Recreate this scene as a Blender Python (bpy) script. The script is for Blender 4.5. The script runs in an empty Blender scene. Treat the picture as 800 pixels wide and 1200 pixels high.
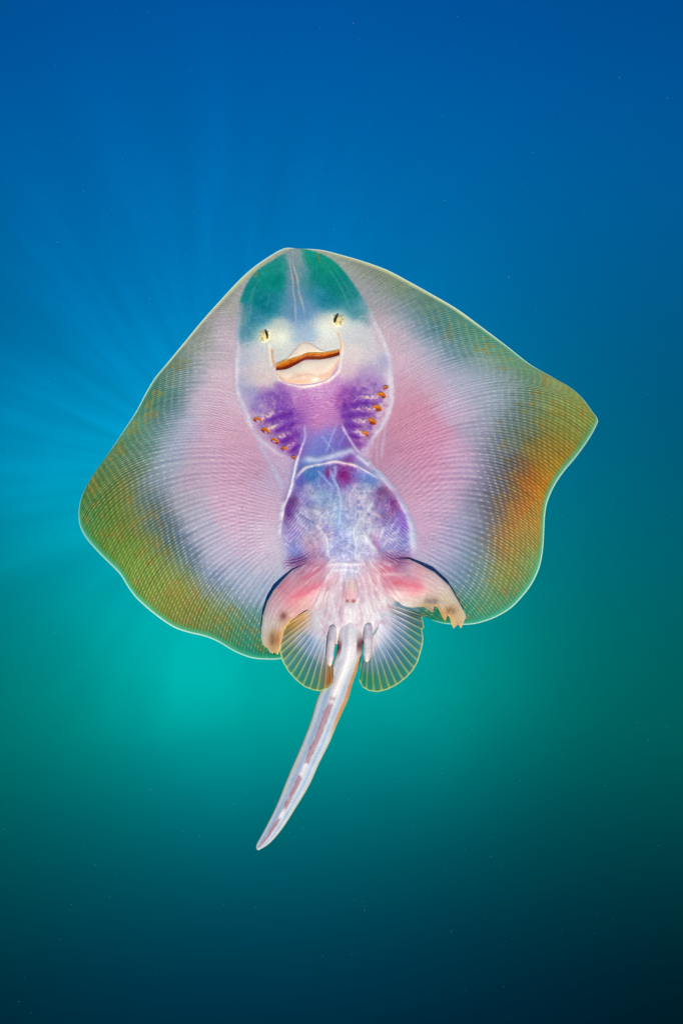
import bpy, math, random
import numpy as np
from mathutils import Matrix, Vector

# ------------------------------------------------------------------ camera, water light, flash stand-in lamp, exposure
S = 0.00066            # metres per photo pixel at the skate (disc about 0.40 m wide)
DC = 1.0               # camera to skate, metres
PITCH = math.radians(-35)
scene = bpy.context.scene
col = scene.collection
R = Matrix.Rotation(PITCH, 4, 'X')
ROOT = Vector((0, 0, 0))

cam_d = bpy.data.cameras.new('camera')
cam_d.sensor_fit = 'VERTICAL'
cam_d.angle_y = 2 * math.atan(600 * S / DC)
cam_d.clip_start = 0.01
cam_d.clip_end = 500
cam = bpy.data.objects.new('camera', cam_d)
cam.location = R @ Vector((0, -DC, 0)) + ROOT
cam.rotation_euler = (math.pi / 2 + PITCH, 0, 0)
col.objects.link(cam)
scene.camera = cam

flash_sun_d = bpy.data.lights.new('flash_sun', 'SUN')
flash_sun_d.energy = 3.3
flash_sun_d.angle = math.radians(1.5)
flash_sun_d.color = (1.0, 0.965, 0.92)
flash_sun = bpy.data.objects.new('flash_sun', flash_sun_d)
travel = (R @ Vector((-0.10, 0.88, 0.46, 0)).to_4d()).to_3d()   # directional stand-in for the camera flash, low from the camera's side
flash_sun.rotation_euler = travel.to_track_quat('-Z', 'Y').to_euler()
flash_sun.location = (0, -3, 1)
col.objects.link(flash_sun)

scene.view_settings.view_transform = 'Standard'
scene.view_settings.look = 'None'
scene.view_settings.exposure = 0
scene.view_settings.gamma = 1
scene.render.engine = 'CYCLES'
scene.cycles.use_denoising = True
scene.cycles.max_bounces = 8
scene.cycles.transparent_max_bounces = 12


def lin1(c):
    c = c / 255.0
    return c / 12.92 if c <= 0.04045 else ((c + 0.055) / 1.055) ** 2.4


def lin(c):
    return tuple(lin1(x) for x in c)


def pixdir(px, py):
    v = Vector(((px - 400) * S, DC, (600 - py) * S)).normalized()
    return (R.to_3x3() @ v).normalized()


# water seen in every direction: its colour by elevation, with bright light patches and shafts painted in
world = bpy.data.worlds.new('World')
scene.world = world
world.use_nodes = True
nt = world.node_tree
nt.nodes.clear()
N = nt.nodes.new
L = nt.links.new


def math_node(op, a, b=None, c=None, clamp=False):
    n = N('ShaderNodeMath')
    n.operation = op
    n.use_clamp = clamp
    for i, x in enumerate((a, b, c)):
        if x is None:
            continue
        if isinstance(x, (int, float)):
            n.inputs[i].default_value = x
        else:
            L(x, n.inputs[i])
    return n.outputs[0]


def dot_node(vec, d):
    n = N('ShaderNodeVectorMath')
    n.operation = 'DOT_PRODUCT'
    L(vec, n.inputs[0])
    n.inputs[1].default_value = d
    return n.outputs['Value']


def ramp_node(fac, stops):
    n = N('ShaderNodeValToRGB')
    cr = n.color_ramp
    cr.interpolation = 'B_SPLINE'
    while len(cr.elements) > 1:
        cr.elements.remove(cr.elements[0])
    for i, (p, c) in enumerate(stops):
        e = cr.elements[0] if i == 0 else cr.elements.new(p)
        e.position = p
        e.color = (*lin(c), 1)
    L(fac, n.inputs[0])
    return n.outputs[0]


def gauss_node(vec, d, deg):
    # exp(-(angle/deg)^2) from 1-cos
    k = 2.0 / math.radians(deg) ** 2
    c = dot_node(vec, d)
    t = math_node('MULTIPLY_ADD', c, k, -k)
    return math_node('EXPONENT', t)


tc = N('ShaderNodeTexCoord')
dirv = tc.outputs['Generated']
nrm = N('ShaderNodeVectorMath')
nrm.operation = 'NORMALIZE'
L(dirv, nrm.inputs[0])
dirv = nrm.outputs[0]
zz = dot_node(dirv, (0, 0, 1))
elev = math_node('MULTIPLY_ADD', math_node('ARCSINE', zz), 1 / math.pi, 0.5)     # 0 nadir .. 1 zenith


def ep(py):
    return (math.degrees(math.asin(pixdir(400, py).z))) / 180 + 0.5


base = ramp_node(elev, [
    (0.0, (0, 12, 22)), (ep(1320), (0, 24, 40)), (ep(1190), (0, 46, 68)), (ep(1110), (0, 58, 78)), (ep(1040), (0, 72, 88)),
    (ep(960), (0, 90, 98)), (ep(890), (0, 104, 106)), (ep(820), (0, 119, 114)), (ep(740), (0, 124, 122)), (ep(660), (0, 126, 134)),
    (ep(560), (0, 124, 150)), (ep(450), (0, 116, 160)), (ep(340), (0, 108, 164)), (ep(220), (0, 102, 167)), (ep(110), (0, 93, 164)),
    (ep(0), (0, 84, 158)), (ep(-160), (0, 78, 152)), (0.75, (0, 88, 162)), (1.0, (6, 112, 180))])

# the water dims away from the sunlit side, more so in the deeper, greener layer
side = dot_node(dirv, (1, 0, 0))
sd_ = math_node('MULTIPLY_ADD', side, 1 / 0.23, 0.05 / 0.23)
gx = math_node('EXPONENT', math_node('MULTIPLY', math_node('MULTIPLY', sd_, sd_), -1))
kk = N('ShaderNodeMapRange')
kk.interpolation_type = 'SMOOTHSTEP'
kk.inputs['From Min'].default_value = ep(60)
kk.inputs['From Max'].default_value = ep(520)
kk.inputs['To Min'].default_value = 0.20
kk.inputs['To Max'].default_value = 0.56
L(elev, kk.inputs['Value'])
kd = N('ShaderNodeMapRange')
kd.interpolation_type = 'SMOOTHSTEP'
kd.inputs['From Min'].default_value = ep(760)
kd.inputs['From Max'].default_value = ep(1180)
kd.inputs['To Min'].default_value = 0.0
kd.inputs['To Max'].default_value = 0.36
L(elev, kd.inputs['Value'])
wfac = math_node('SUBTRACT', 1.0, math_node('MULTIPLY', math_node('ADD', kk.outputs[0], kd.outputs[0]), math_node('SUBTRACT', 1.0, gx)))
colr = N('ShaderNodeMix')
colr.data_type = 'RGBA'
colr.blend_type = 'MULTIPLY'
colr.inputs['Factor'].default_value = 1
L(base, colr.inputs[6])
wb = math_node('POWER', wfac, 0.94)
wg = math_node('POWER', wfac, 0.97)
wc = N('ShaderNodeCombineColor')
L(wfac, wc.inputs[0])
L(wg, wc.inputs[1])
L(wb, wc.inputs[2])
L(wc.outputs[0], colr.inputs[7])
out_col = colr.outputs[2]

# long soft light shafts painted into the world colour, fanning from behind the animal
G = pixdir(265, 560)
ax = (R.to_3x3() @ Vector((1, 0, 0)))
ax = (ax - G * ax.dot(G)).normalized()
ay = ax.cross(G).normalized() * -1
a_ = dot_node(dirv, ax)
b_ = dot_node(dirv, ay)
ang = math_node('ARCTAN2', b_, a_)
rad = math_node('SQRT', math_node('ADD', math_node('MULTIPLY', a_, a_), math_node('MULTIPLY', b_, b_)))
cmb = N('ShaderNodeCombineXYZ')
L(math_node('MULTIPLY', math_node('COSINE', ang), 7.0), cmb.inputs[0])
L(math_node('MULTIPLY', math_node('SINE', ang), 7.0), cmb.inputs[1])
L(math_node('MULTIPLY', rad, 6.0), cmb.inputs[2])
ns = N('ShaderNodeTexNoise')
ns.inputs['Scale'].default_value = 1.0
ns.inputs['Detail'].default_value = 2.0
ns.inputs['Roughness'].default_value = 0.5
L(cmb.outputs[0], ns.inputs['Vector'])
shaft = math_node('MULTIPLY_ADD', ns.outputs['Fac'], 2.0, -1.0)
fall = math_node('MULTIPLY', math_node('ADD', gauss_node(dirv, pixdir(120, 500), 9), math_node('MULTIPLY', gauss_node(dirv, pixdir(330, 260), 7), 0.35)), 0.36)
shaft_f = math_node('MULTIPLY_ADD', math_node('MULTIPLY', shaft, fall), 1.0, 1.0)
# glowing light patches painted into the water colour, made uneven by noise
ns2 = N('ShaderNodeTexNoise')
ns2.inputs['Scale'].default_value = 9.0
ns2.inputs['Detail'].default_value = 3.0
L(dirv, ns2.inputs['Vector'])
cl = math_node('MULTIPLY_ADD', ns2.outputs['Fac'], 1.4, 0.3)
g0 = math_node('MULTIPLY', gauss_node(dirv, pixdir(250, 650), 12.5), 0.72)
g1 = math_node('MULTIPLY', gauss_node(dirv, pixdir(222, 808), 4.6), 0.82)
g2 = math_node('MULTIPLY', gauss_node(dirv, pixdir(490, 805), 5.0), 0.66)
g3 = math_node('MULTIPLY', gauss_node(dirv, pixdir(60, 545), 5.0), 0.66)
glow = math_node('ADD', g0, math_node('MULTIPLY', math_node('ADD', math_node('ADD', g1, g2), g3), cl))
tot = math_node('MULTIPLY', shaft_f, math_node('ADD', glow, 1.0))
mul2 = N('ShaderNodeMix')
mul2.data_type = 'RGBA'
mul2.blend_type = 'MULTIPLY'
mul2.inputs['Factor'].default_value = 1
L(out_col, mul2.inputs[6])
L(tot, mul2.inputs[7])
bg = N('ShaderNodeBackground')
bg.inputs['Strength'].default_value = 1.0
L(mul2.outputs[2], bg.inputs['Color'])
wo = N('ShaderNodeOutputWorld')
L(bg.outputs[0], wo.inputs['Surface'])

# ------------------------------------------------------------------ helpers
rng = np.random.default_rng(7)
_T = rng.random((256, 256)).astype(np.float32)


def vnoise(x, y):
    xi = np.floor(x).astype(np.int64)
    yi = np.floor(y).astype(np.int64)
    fx = (x - xi).astype(np.float32)
    fy = (y - yi).astype(np.float32)
    fx = fx * fx * (3 - 2 * fx)
    fy = fy * fy * (3 - 2 * fy)
    a = _T[xi % 256, yi % 256]
    b = _T[(xi + 1) % 256, yi % 256]
    c = _T[xi % 256, (yi + 1) % 256]
    d = _T[(xi + 1) % 256, (yi + 1) % 256]
    return (a * (1 - fx) + b * fx) * (1 - fy) + (c * (1 - fx) + d * fx) * fy


def fbm(x, y, o=4):
    t = 0
    amp = 0.5
    for i in range(o):
        t = t + amp * vnoise(x + 17.3 * i, y + 9.1 * i)
        x = x * 2.03
        y = y * 2.03
        amp *= 0.5
    return t / (1 - 0.5 ** o)


def sstep(x, a, b):
    t = np.clip((x - a) / (b - a), 0, 1)
    return t * t * (3 - 2 * t)


def dense(pts, n=400):
    """Catmull-Rom through points, resampled evenly"""
    p = np.array(pts, float)
    e = np.vstack([2 * p[0] - p[1], p, 2 * p[-1] - p[-2]])
    out = []
    for i in range(len(p) - 1):
        t = np.linspace(0, 1, 14, endpoint=False)[:, None]
        a, b, c, d = e[i], e[i + 1], e[i + 2], e[i + 3]
        out.append(0.5 * (2 * b + (c - a) * t + (2 * a - 5 * b + 4 * c - d) * t ** 2 + (3 * b - a - 3 * c + d) * t ** 3))
    out.append(p[-1:])
    return resample(np.vstack(out), n)


def resample(p, n):
    p = np.array(p, float)
    l = np.r_[0, np.cumsum(np.hypot(*np.diff(p, axis=0).T))]
    t = np.linspace(0, l[-1], n)
    return np.c_[np.interp(t, l, p[:, 0]), np.interp(t, l, p[:, 1])]


def arclen(p):
    return np.r_[0, np.cumsum(np.hypot(*np.diff(p, axis=0).T))]


def pchip(x, y, xi):
    """monotone cubic through knots"""
    x = np.array(x, float)
    y = np.array(y, float)
    h = np.diff(x)
    dl = np.diff(y) / h
    m = np.zeros_like(y)
    for i in range(1, len(x) - 1):
        if dl[i - 1] * dl[i] > 0:
            w1 = 2 * h[i] + h[i - 1]
            w2 = h[i] + 2 * h[i - 1]
            m[i] = (w1 + w2) / (w1 / dl[i - 1] + w2 / dl[i])
    m[0], m[-1] = dl[0], dl[-1]
    k = np.clip(np.searchsorted(x, xi) - 1, 0, len(h) - 1)
    t = (xi - x[k]) / h[k]
    return (y[k] * (1 + 2 * t) * (1 - t) ** 2 + h[k] * m[k] * t * (1 - t) ** 2 + y[k + 1] * t * t * (3 - 2 * t)
            + h[k] * m[k + 1] * t * t * (t - 1))


def pdist(X, Y, pts, reach):
    """distance to a polyline, 1e3 beyond reach; and position 0..1 along it"""
    q = np.array(pts, float)
    D = np.full(X.shape, 1e3)
    T = np.zeros(X.shape)
    m = (X > q[:, 0].min() - reach) & (X < q[:, 0].max() + reach) & (Y > q[:, 1].min() - reach) & (Y < q[:, 1].max() + reach)
    x = X[m]
    y = Y[m]
    if x.size == 0:
        return D, T
    best = np.full(x.shape, 1e3)
    tt = np.zeros(x.shape)
    n = len(q) - 1
    for i in range(n):
        d = q[i + 1] - q[i]
        l2 = (d ** 2).sum() + 1e-9
        t = np.clip(((x - q[i, 0]) * d[0] + (y - q[i, 1]) * d[1]) / l2, 0, 1)
        r = np.hypot(x - q[i, 0] - t * d[0], y - q[i, 1] - t * d[1])
        c = r < best
        best[c] = r[c]
        tt[c] = (i + t[c]) / n
    D[m] = best
    T[m] = tt
    return D, T


def inpoly(X, Y, pts):
    q = np.array(pts, float)
    m = np.zeros(X.shape, bool)
    j = len(q) - 1
    for i in range(len(q)):
        c = ((q[i, 1] > Y) != (q[j, 1] > Y)) & (X < (q[j, 0] - q[i, 0]) * (Y - q[i, 1]) / (q[j, 1] - q[i, 1] + 1e-9) + q[i, 0])
        m ^= c
        j = i
    return m


def softpoly(X, Y, pts, soft):
    d, _ = pdist(X, Y, list(pts) + [pts[0]], soft * 2)
    ins = inpoly(X, Y, pts)
    sd = np.where(ins, np.minimum(d, soft * 2), -np.minimum(d, soft * 2))
    return sstep(sd, -soft, soft)


def rbf(X, Y, samples, sig):
    s = np.array([(a, b, *c) for a, b, c in samples], np.float32)
    out = np.empty((X.size, 3), np.float32)
    xf = X.ravel().astype(np.float32)
    yf = Y.ravel().astype(np.float32)
    for k in range(0, X.size, 40000):
        d2 = (xf[k:k + 40000, None] - s[None, :, 0]) ** 2 + (yf[k:k + 40000, None] - s[None, :, 1]) ** 2
        d2 -= d2.min(axis=1, keepdims=True)
        w = np.exp(-d2 / (2 * sig * sig))
        w /= w.sum(1, keepdims=True)
        out[k:k + 40000] = w @ s[:, 2:]
    return out.reshape(X.shape + (3,))


def mixc(C, c, a):
    a = np.clip(a, 0, 1)[..., None]
    return C * (1 - a) + np.array(c, np.float32) * a


def blob(X, Y, x, y, rx, ry=None, rot=0):
    ry = ry or rx
    c, s = math.cos(rot), math.sin(rot)
    dx, dy = X - x, Y - y
    return np.exp(-(((dx * c + dy * s) / rx) ** 2 + ((-dx * s + dy * c) / ry) ** 2))


def tolin(C):
    c = np.clip(C, 0, 255) / 255.0
    return np.where(c <= 0.04045, c / 12.92, ((c + 0.055) / 1.055) ** 2.4)


def place(X, Y, D):
    """photo pixel and height above the skate's plane (in pixels) to metres"""
    k = S * (1 - D * S / DC)
    return np.stack([(X - 400) * k, -D * S, (600 - Y) * k], -1)


MID = [(351, 291), (349, 318), (352, 352), (361, 405), (374, 470), (391, 532), (402, 600), (408, 660), (410, 750)]


def D0(X, Y):
    """height of the belly's surface over the plane through the skate"""
    # across-body coordinate: the body axis runs from (345,291) to (410,720)
    ux, uy = 0.150, 0.9887
    lat = (X - 378) * uy - (Y - 500) * ux
    lon = (X - 378) * ux + (Y - 500) * uy
    d = 30 * np.exp(-(lat / 82) ** 2) * sstep(lon, -235, -110)
    d = d + 8 * np.exp(-(((X - 405) / 58) ** 2 + ((Y - 600) / 55) ** 2))
    d = d + 7 * np.exp(-(((X - 368) / 70) ** 2 + ((Y - 440) / 60) ** 2))
    d = d - 0.00042 * lat ** 2
    d = d + 9 * np.sin((lon - 0.25 * np.abs(lat)) / 46.0) * sstep(np.abs(lat), 110, 260)
    d = d + 7 * np.exp(-(((X - 205) / 30) ** 2 + ((Y - 560) / 70) ** 2)) * -1
    return d


def new_mesh(name, V, F, C=None, thin=None, clear=None, wet=None):
    me = bpy.data.meshes.new(name)
    nf = len(F)
    me.vertices.add(len(V))
    me.vertices.foreach_set('co', np.ascontiguousarray(V, np.float32).ravel())
    me.loops.add(nf * 4)
    me.loops.foreach_set('vertex_index', np.ascontiguousarray(F, np.int32).ravel())
    me.polygons.add(nf)
    me.polygons.foreach_set('loop_start', np.arange(0, nf * 4, 4, dtype=np.int32))
    me.polygons.foreach_set('loop_total', np.full(nf, 4, np.int32))
    me.polygons.foreach_set('use_smooth', np.ones(nf, bool))
    me.update(calc_edges=True)
    if C is not None:
        a = me.attributes.new('skin', 'FLOAT_COLOR', 'POINT')
        a.data.foreach_set('color', np.c_[C, np.ones(len(C))].astype(np.float32).ravel())
        for nm, arr in (('thin', thin), ('clear', clear)):
            a = me.attributes.new(nm, 'FLOAT', 'POINT')
            a.data.foreach_set('value', (np.zeros(len(C)) if arr is None else arr).astype(np.float32))
    return me


def grid_faces(ny, nx, flip=False, base=0):
    i = np.arange(ny * nx).reshape(ny, nx) + base
    a, b, c, d = i[:-1, :-1], i[:-1, 1:], i[1:, 1:], i[1:, :-1]
    q = np.stack([a, b, c, d] if not flip else [a, d, c, b], -1)
    return q.reshape(-1, 4)


class Shells:
    def __init__(self):
        self.V, self.F, self.C, self.T, self.A, self.n = [], [], [], [], [], 0

    def add(self, X, Y, D, C, thin, clear, back=None, bstep=(1, 1)):
        ny, nx = X.shape
        thin, clear, D = (np.broadcast_to(q, X.shape) for q in (thin, clear, D))
        if back is not None:
            back = np.broadcast_to(back, X.shape)
        # orient faces to the viewer
        e1 = (X[ny // 2, -1] - X[ny // 2, 0], Y[ny // 2, -1] - Y[ny // 2, 0])
        e2 = (X[-1, nx // 2] - X[0, nx // 2], Y[-1, nx // 2] - Y[0, nx // 2])
        fl = (e1[0] * e2[1] - e1[1] * e2[0]) > 0
        self._push(X, Y, D, C, thin, clear, fl)
        if back is not None:
            iy = np.unique(np.r_[np.arange(0, ny, bstep[0]), ny - 1])
            ix = np.unique(np.r_[np.arange(0, nx, bstep[1]), nx - 1])
            g = np.ix_(iy, ix)
            self._push(X[g], Y[g], (D - back)[g], C[g], thin[g], clear[g], not fl)

    def _push(self, X, Y, D, C, thin, clear, fl):
        ny, nx = X.shape
        self.V.append(place(X, Y, D).reshape(-1, 3))
        self.F.append(grid_faces(ny, nx, fl, self.n))
        self.C.append(tolin(C).reshape(-1, 3))
        self.T.append(np.broadcast_to(thin, X.shape).ravel())
        self.A.append(np.broadcast_to(clear, X.shape).ravel())
        self.n += ny * nx

    def build(self, name, material, parent):
        me = new_mesh(name, np.vstack(self.V), np.vstack(self.F), np.vstack(self.C) * GAIN, np.hstack(self.T), np.hstack(self.A))
        o = bpy.data.objects.new(name, me)
        me.materials.append(material)
        o.parent = parent
        col.objects.link(o)
        return o


GAIN = np.array([1.10, 1.03, 0.84])

# ------------------------------------------------------------------ materials


def skin_material(name, rough=0.42, bump=0.15, grain=0.10):
    m = bpy.data.materials.new(name)
    m.use_nodes = True
    t = m.node_tree
    t.nodes.clear()
    n = t.nodes.new
    l = t.links.new
    at = n('ShaderNodeAttribute'); at.attribute_name = 'skin'
    th = n('ShaderNodeAttribute'); th.attribute_name = 'thin'
    cl = n('ShaderNodeAttribute'); cl.attribute_name = 'clear'
    co = n('ShaderNodeTexCoord')
    nz = n('ShaderNodeTexNoise'); nz.inputs['Scale'].default_value = 900; nz.inputs['Detail'].default_value = 3
    l(co.outputs['Object'], nz.inputs['Vector'])
    mr = n('ShaderNodeMapRange')
    mr.inputs['From Min'].default_value = 0.3; mr.inputs['From Max'].default_value = 0.7
    mr.inputs['To Min'].default_value = 1 - grain; mr.inputs['To Max'].default_value = 1 + grain
    l(nz.outputs['Fac'], mr.inputs['Value'])
    mx = n('ShaderNodeMix'); mx.data_type = 'RGBA'; mx.blend_type = 'MULTIPLY'; mx.inputs['Factor'].default_value = 1
    l(at.outputs['Color'], mx.inputs[6]); l(mr.outputs[0], mx.inputs[7])
    bp = n('ShaderNodeBump'); bp.inputs['Strength'].default_value = bump; bp.inputs['Distance'].default_value = 0.0006
    nz2 = n('ShaderNodeTexNoise'); nz2.inputs['Scale'].default_value = 420; nz2.inputs['Detail'].default_value = 4
    l(co.outputs['Object'], nz2.inputs['Vector'])
    l(nz2.outputs['Fac'], bp.inputs['Height'])
    p = n('ShaderNodeBsdfPrincipled')
    p.inputs['Roughness'].default_value = rough
    p.inputs['IOR'].default_value = 1.36
    p.inputs['Specular IOR Level'].default_value = 0.35
    l(mx.outputs[2], p.inputs['Base Color']); l(bp.outputs[0], p.inputs['Normal'])
    tr = n('ShaderNodeBsdfTranslucent'); l(mx.outputs[2], tr.inputs['Color'])
    m1 = n('ShaderNodeMixShader')
    k = n('ShaderNodeMath'); k.operation = 'MULTIPLY'; k.inputs[1].default_value = 0.16
    l(th.outputs['Fac'], k.inputs[0]); l(k.outputs[0], m1.inputs[0]); l(p.outputs[0], m1.inputs[1]); l(tr.outputs[0], m1.inputs[2])
    tp = n('ShaderNodeBsdfTransparent')
    m2 = n('ShaderNodeMixShader')
    l(cl.outputs['Fac'], m2.inputs[0]); l(m1.outputs[0], m2.inputs[1]); l(tp.outputs[0], m2.inputs[2])
    o = n('ShaderNodeOutputMaterial'); l(m2.outputs[0], o.inputs['Surface'])
    return m


SKIN = skin_material('skate_skin')
GLOSS = skin_material('moist_flesh', rough=0.3, bump=0.1, grain=0.06)

# ------------------------------------------------------------------ the skate
root = bpy.data.objects.new('skate', None)
root.empty_display_size = 0.1
root.location = ROOT
root.rotation_euler = (PITCH, 0, 0)
root['label'] = 'young skate swimming belly forward, pink and olive, with smiling mouth and pale tail'
root['category'] = 'skate'
col.objects.link(root)

OUT_L = dense([(347, 291), (333, 291), (315, 300.6), (296, 314), (279, 329.5), (260, 350), (236, 377), (213, 405), (194, 428), (182, 442.5),
               (172, 459), (159.6, 482.5), (145, 505), (129, 529), (112.5, 552), (101, 571), (94.6, 587), (92.4, 602), (94.6, 618),
               (103, 633), (119, 651), (140, 672), (151.5, 690), (163, 704), (184, 722), (203.5, 735), (220, 741), (239, 745.5),
               (255.5, 752), (275, 763.5), (294.5, 771), (314, 772.8), (328.6, 772), (345, 766)], 900)
OUT_R = dense([(356, 291.3), (377, 293), (397.5, 298), (425, 306), (452.5, 316), (476.7, 328.6), (506, 345), (535, 362), (565, 384),
               (594, 406), (620, 426.5), (645, 441), (667.5, 454), (682, 467), (693, 481.6), (699.5, 491), (698.5, 498), (689.5, 514.6),
               (675, 535), (660, 553), (649, 569.6), (641, 588), (638, 604.5), (637, 623), (635.5, 645), (631.5, 665), (623.4, 683),
               (612.4, 698), (597.7, 713), (579.4, 723.7), (561, 730), (546, 732), (527, 731.5), (513, 729), (495, 722), (470, 712)], 900)
VK = [0, .06, .12, .18, .25, .33, .41, .48, .54, .60, .65, .69, .73, .78, .83, .88, .93, .97, 1.0]
OKL = [(347, 291), (333, 291), (315, 301), (296, 314), (275, 333.5), (245, 367), (213, 405), (182, 442), (160, 482), (130, 527), (106, 563),
       (92.5, 602), (99, 627), (140, 672), (173, 713), (220, 741), (268, 759), (314, 772.8), (345, 766)]
IKL = [(348.5, 291.4), (338, 296), (320, 307), (301, 320), (287, 342), (281, 365), (278.5, 395), (277, 432), (280, 466), (290, 492),
       (305, 513), (325, 532), (337, 553), (335, 580), (331, 603), (328, 627), (331, 650), (347, 690), (390, 752)]
OKR = [(356, 291.3), (377, 293), (397, 298), (425, 306), (452, 316.5), (490, 336), (530, 359), (570, 388), (610, 419), (655, 447), (690, 477),
       (699.3, 494), (675, 535), (645, 577), (637, 623), (627, 676), (590, 718), (546, 732), (470, 712)]
IKR = [(354, 291.4), (371, 297), (388, 306), (402, 320), (417, 341), (433, 367), (447, 395), (456, 428), (459.5, 458), (455, 483), (445, 503),
       (430, 525), (431, 546), (447, 560), (466, 585), (479, 612), (484, 640), (478, 668), (429, 752)]
MK = [(351, 291.3), (350, 302), (349, 315), (350, 332), (352, 352), (356, 378), (361, 405), (367, 440), (374, 470), (380, 495), (386, 516),
      (391, 532), (395, 549), (398, 572), (402, 600), (405, 630), (408, 662), (409.5, 710), (410, 766)]

FIN_L = [(300, 318, (165, 170, 165)), (265, 352, (160, 165, 152)), (230, 395, (140, 158, 146)), (200, 430, (88, 132, 120)), (175, 465, (52, 118, 104)),
 (155, 500, (78, 140, 112)), (135, 530, (74, 132, 98)), (115, 560, (76, 122, 72)), (103, 590, (70, 122, 65)), (100, 610, (85, 150, 90)),
 (262, 375, (190, 180, 190)), (240, 410, (176, 174, 180)), (220, 440, (142, 160, 172)), (200, 470, (84, 132, 136)), (185, 500, (98, 140, 145)),
 (165, 525, (98, 142, 128)), (150, 550, (118, 140, 108)), (140, 575, (118, 135, 66)), (130, 600, (106, 135, 60)), (120, 620, (102, 145, 62)),
 (140, 645, (108, 145, 60)), (160, 670, (112, 150, 60)), (180, 695, (118, 145, 50)), (205, 715, (130, 135, 40)), (235, 735, (122, 130, 46)),
 (265, 745, (75, 140, 80)), (295, 760, (40, 145, 108)), (320, 765, (28, 130, 92)), (265, 400, (206, 186, 200)), (255, 440, (213, 188, 205)),
 (235, 470, (206, 185, 205)), (215, 500, (182, 180, 205)), (200, 530, (165, 175, 197)), (185, 560, (150, 165, 182)), (170, 585, (110, 134, 146)),
 (182, 606, (104, 128, 142)), (197, 632, (88, 114, 140)), (218, 657, (106, 134, 160)), (243, 682, (133, 155, 186)), (267, 706, (133, 160, 178)),
 (290, 735, (85, 150, 140)), (160, 605, (125, 138, 66)), (177, 640, (124, 145, 62)), (197, 667, (125, 145, 58)), (218, 692, (130, 140, 52)),
 (243, 717, (130, 140, 52)), (265, 732, (108, 145, 72)), (265, 470, (215, 185, 205)), (255, 500, (211, 174, 199)), (240, 530, (206, 173, 199)),
 (225, 560, (200, 178, 200)), (215, 590, (188, 184, 200)), (235, 620, (186, 185, 206)), (260, 650, (192, 186, 211)), (285, 680, (176, 185, 211)),
 (305, 700, (160, 180, 206)), (310, 730, (95, 150, 148)), (285, 510, (211, 168, 194)), (300, 540, (202, 158, 188)), (275, 540, (206, 162, 189)),
 (270, 570, (210, 170, 197)), (270, 600, (212, 178, 204)), (290, 630, (214, 187, 212)), (310, 660, (206, 194, 216)), (320, 600, (212, 178, 205)),
 (318, 630, (217, 199, 220)), (325, 560, (196, 173, 206)), (330, 690, (165, 182, 208)), (330, 735, (60, 140, 120)), (278, 340, (180, 180, 178))]
FIN_R = [(400, 308, (165, 175, 160)), (430, 318, (146, 160, 138)), (465, 335, (132, 155, 130)), (500, 352, (100, 144, 126)), (530, 372, (78, 142, 130)),
 (560, 395, (76, 140, 120)), (590, 415, (84, 144, 122)), (620, 435, (98, 145, 118)), (650, 455, (128, 150, 98)), (675, 475, (128, 145, 72)),
 (690, 492, (140, 150, 72)), (420, 335, (172, 170, 180)), (445, 350, (152, 158, 164)), (475, 365, (132, 155, 172)), (505, 385, (90, 136, 152)),
 (535, 410, (102, 144, 160)), (565, 430, (150, 170, 182)), (590, 450, (150, 170, 182)), (615, 470, (106, 138, 132)), (640, 480, (122, 140, 88)),
 (660, 500, (135, 140, 66)), (650, 525, (152, 130, 46)), (440, 375, (202, 180, 190)), (465, 390, (197, 180, 195)), (495, 410, (182, 180, 201)),
 (525, 435, (176, 180, 202)), (555, 460, (176, 180, 202)), (580, 475, (160, 175, 192)), (600, 500, (112, 132, 138)), (620, 510, (104, 118, 94)),
 (635, 530, (150, 112, 44)), (655, 545, (190, 140, 38)), (450, 405, (212, 185, 198)), (475, 425, (212, 179, 200)), (505, 450, (207, 174, 198)),
 (535, 480, (202, 180, 206)), (560, 505, (168, 166, 190)), (580, 530, (132, 142, 162)), (596, 548, (84, 90, 106)), (612, 560, (170, 100, 36)),
 (625, 575, (180, 100, 20)), (638, 585, (200, 145, 38)), (470, 460, (207, 158, 184)), (465, 490, (206, 146, 172)), (490, 485, (207, 146, 177)),
 (510, 510, (210, 145, 177)), (535, 530, (207, 168, 200)), (555, 550, (181, 164, 197)), (575, 565, (122, 124, 148)), (590, 580, (84, 88, 100)),
 (455, 520, (196, 142, 173)), (480, 530, (207, 146, 177)), (505, 545, (207, 146, 180)), (530, 565, (199, 163, 195)), (555, 590, (146, 144, 172)),
 (575, 600, (94, 102, 122)), (600, 597, (170, 96, 26)), (615, 610, (180, 112, 26)), (628, 620, (172, 145, 46)), (470, 560, (196, 153, 184)),
 (490, 580, (210, 163, 194)), (515, 600, (201, 169, 201)), (540, 620, (164, 165, 197)), (565, 630, (104, 124, 146)), (588, 635, (165, 108, 40)),
 (605, 640, (150, 120, 36)), (622, 645, (128, 140, 58)), (625, 665, (96, 160, 110)), (490, 610, (206, 168, 200)), (500, 635, (201, 168, 201)),
 (520, 645, (186, 175, 207)), (545, 655, (124, 148, 174)), (570, 663, (116, 145, 145)), (590, 670, (147, 130, 50)), (605, 675, (130, 140, 58)),
 (612, 690, (96, 160, 115)), (505, 660, (181, 180, 211)), (525, 675, (132, 152, 182)), (545, 685, (108, 146, 162)), (565, 690, (106, 155, 150)),
 (585, 695, (130, 140, 68)), (560, 715, (75, 160, 130)), (590, 708, (75, 165, 130)), (540, 720, (56, 150, 120)), (515, 722, (18, 130, 105)),
 (490, 690, (120, 150, 165))]
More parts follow.
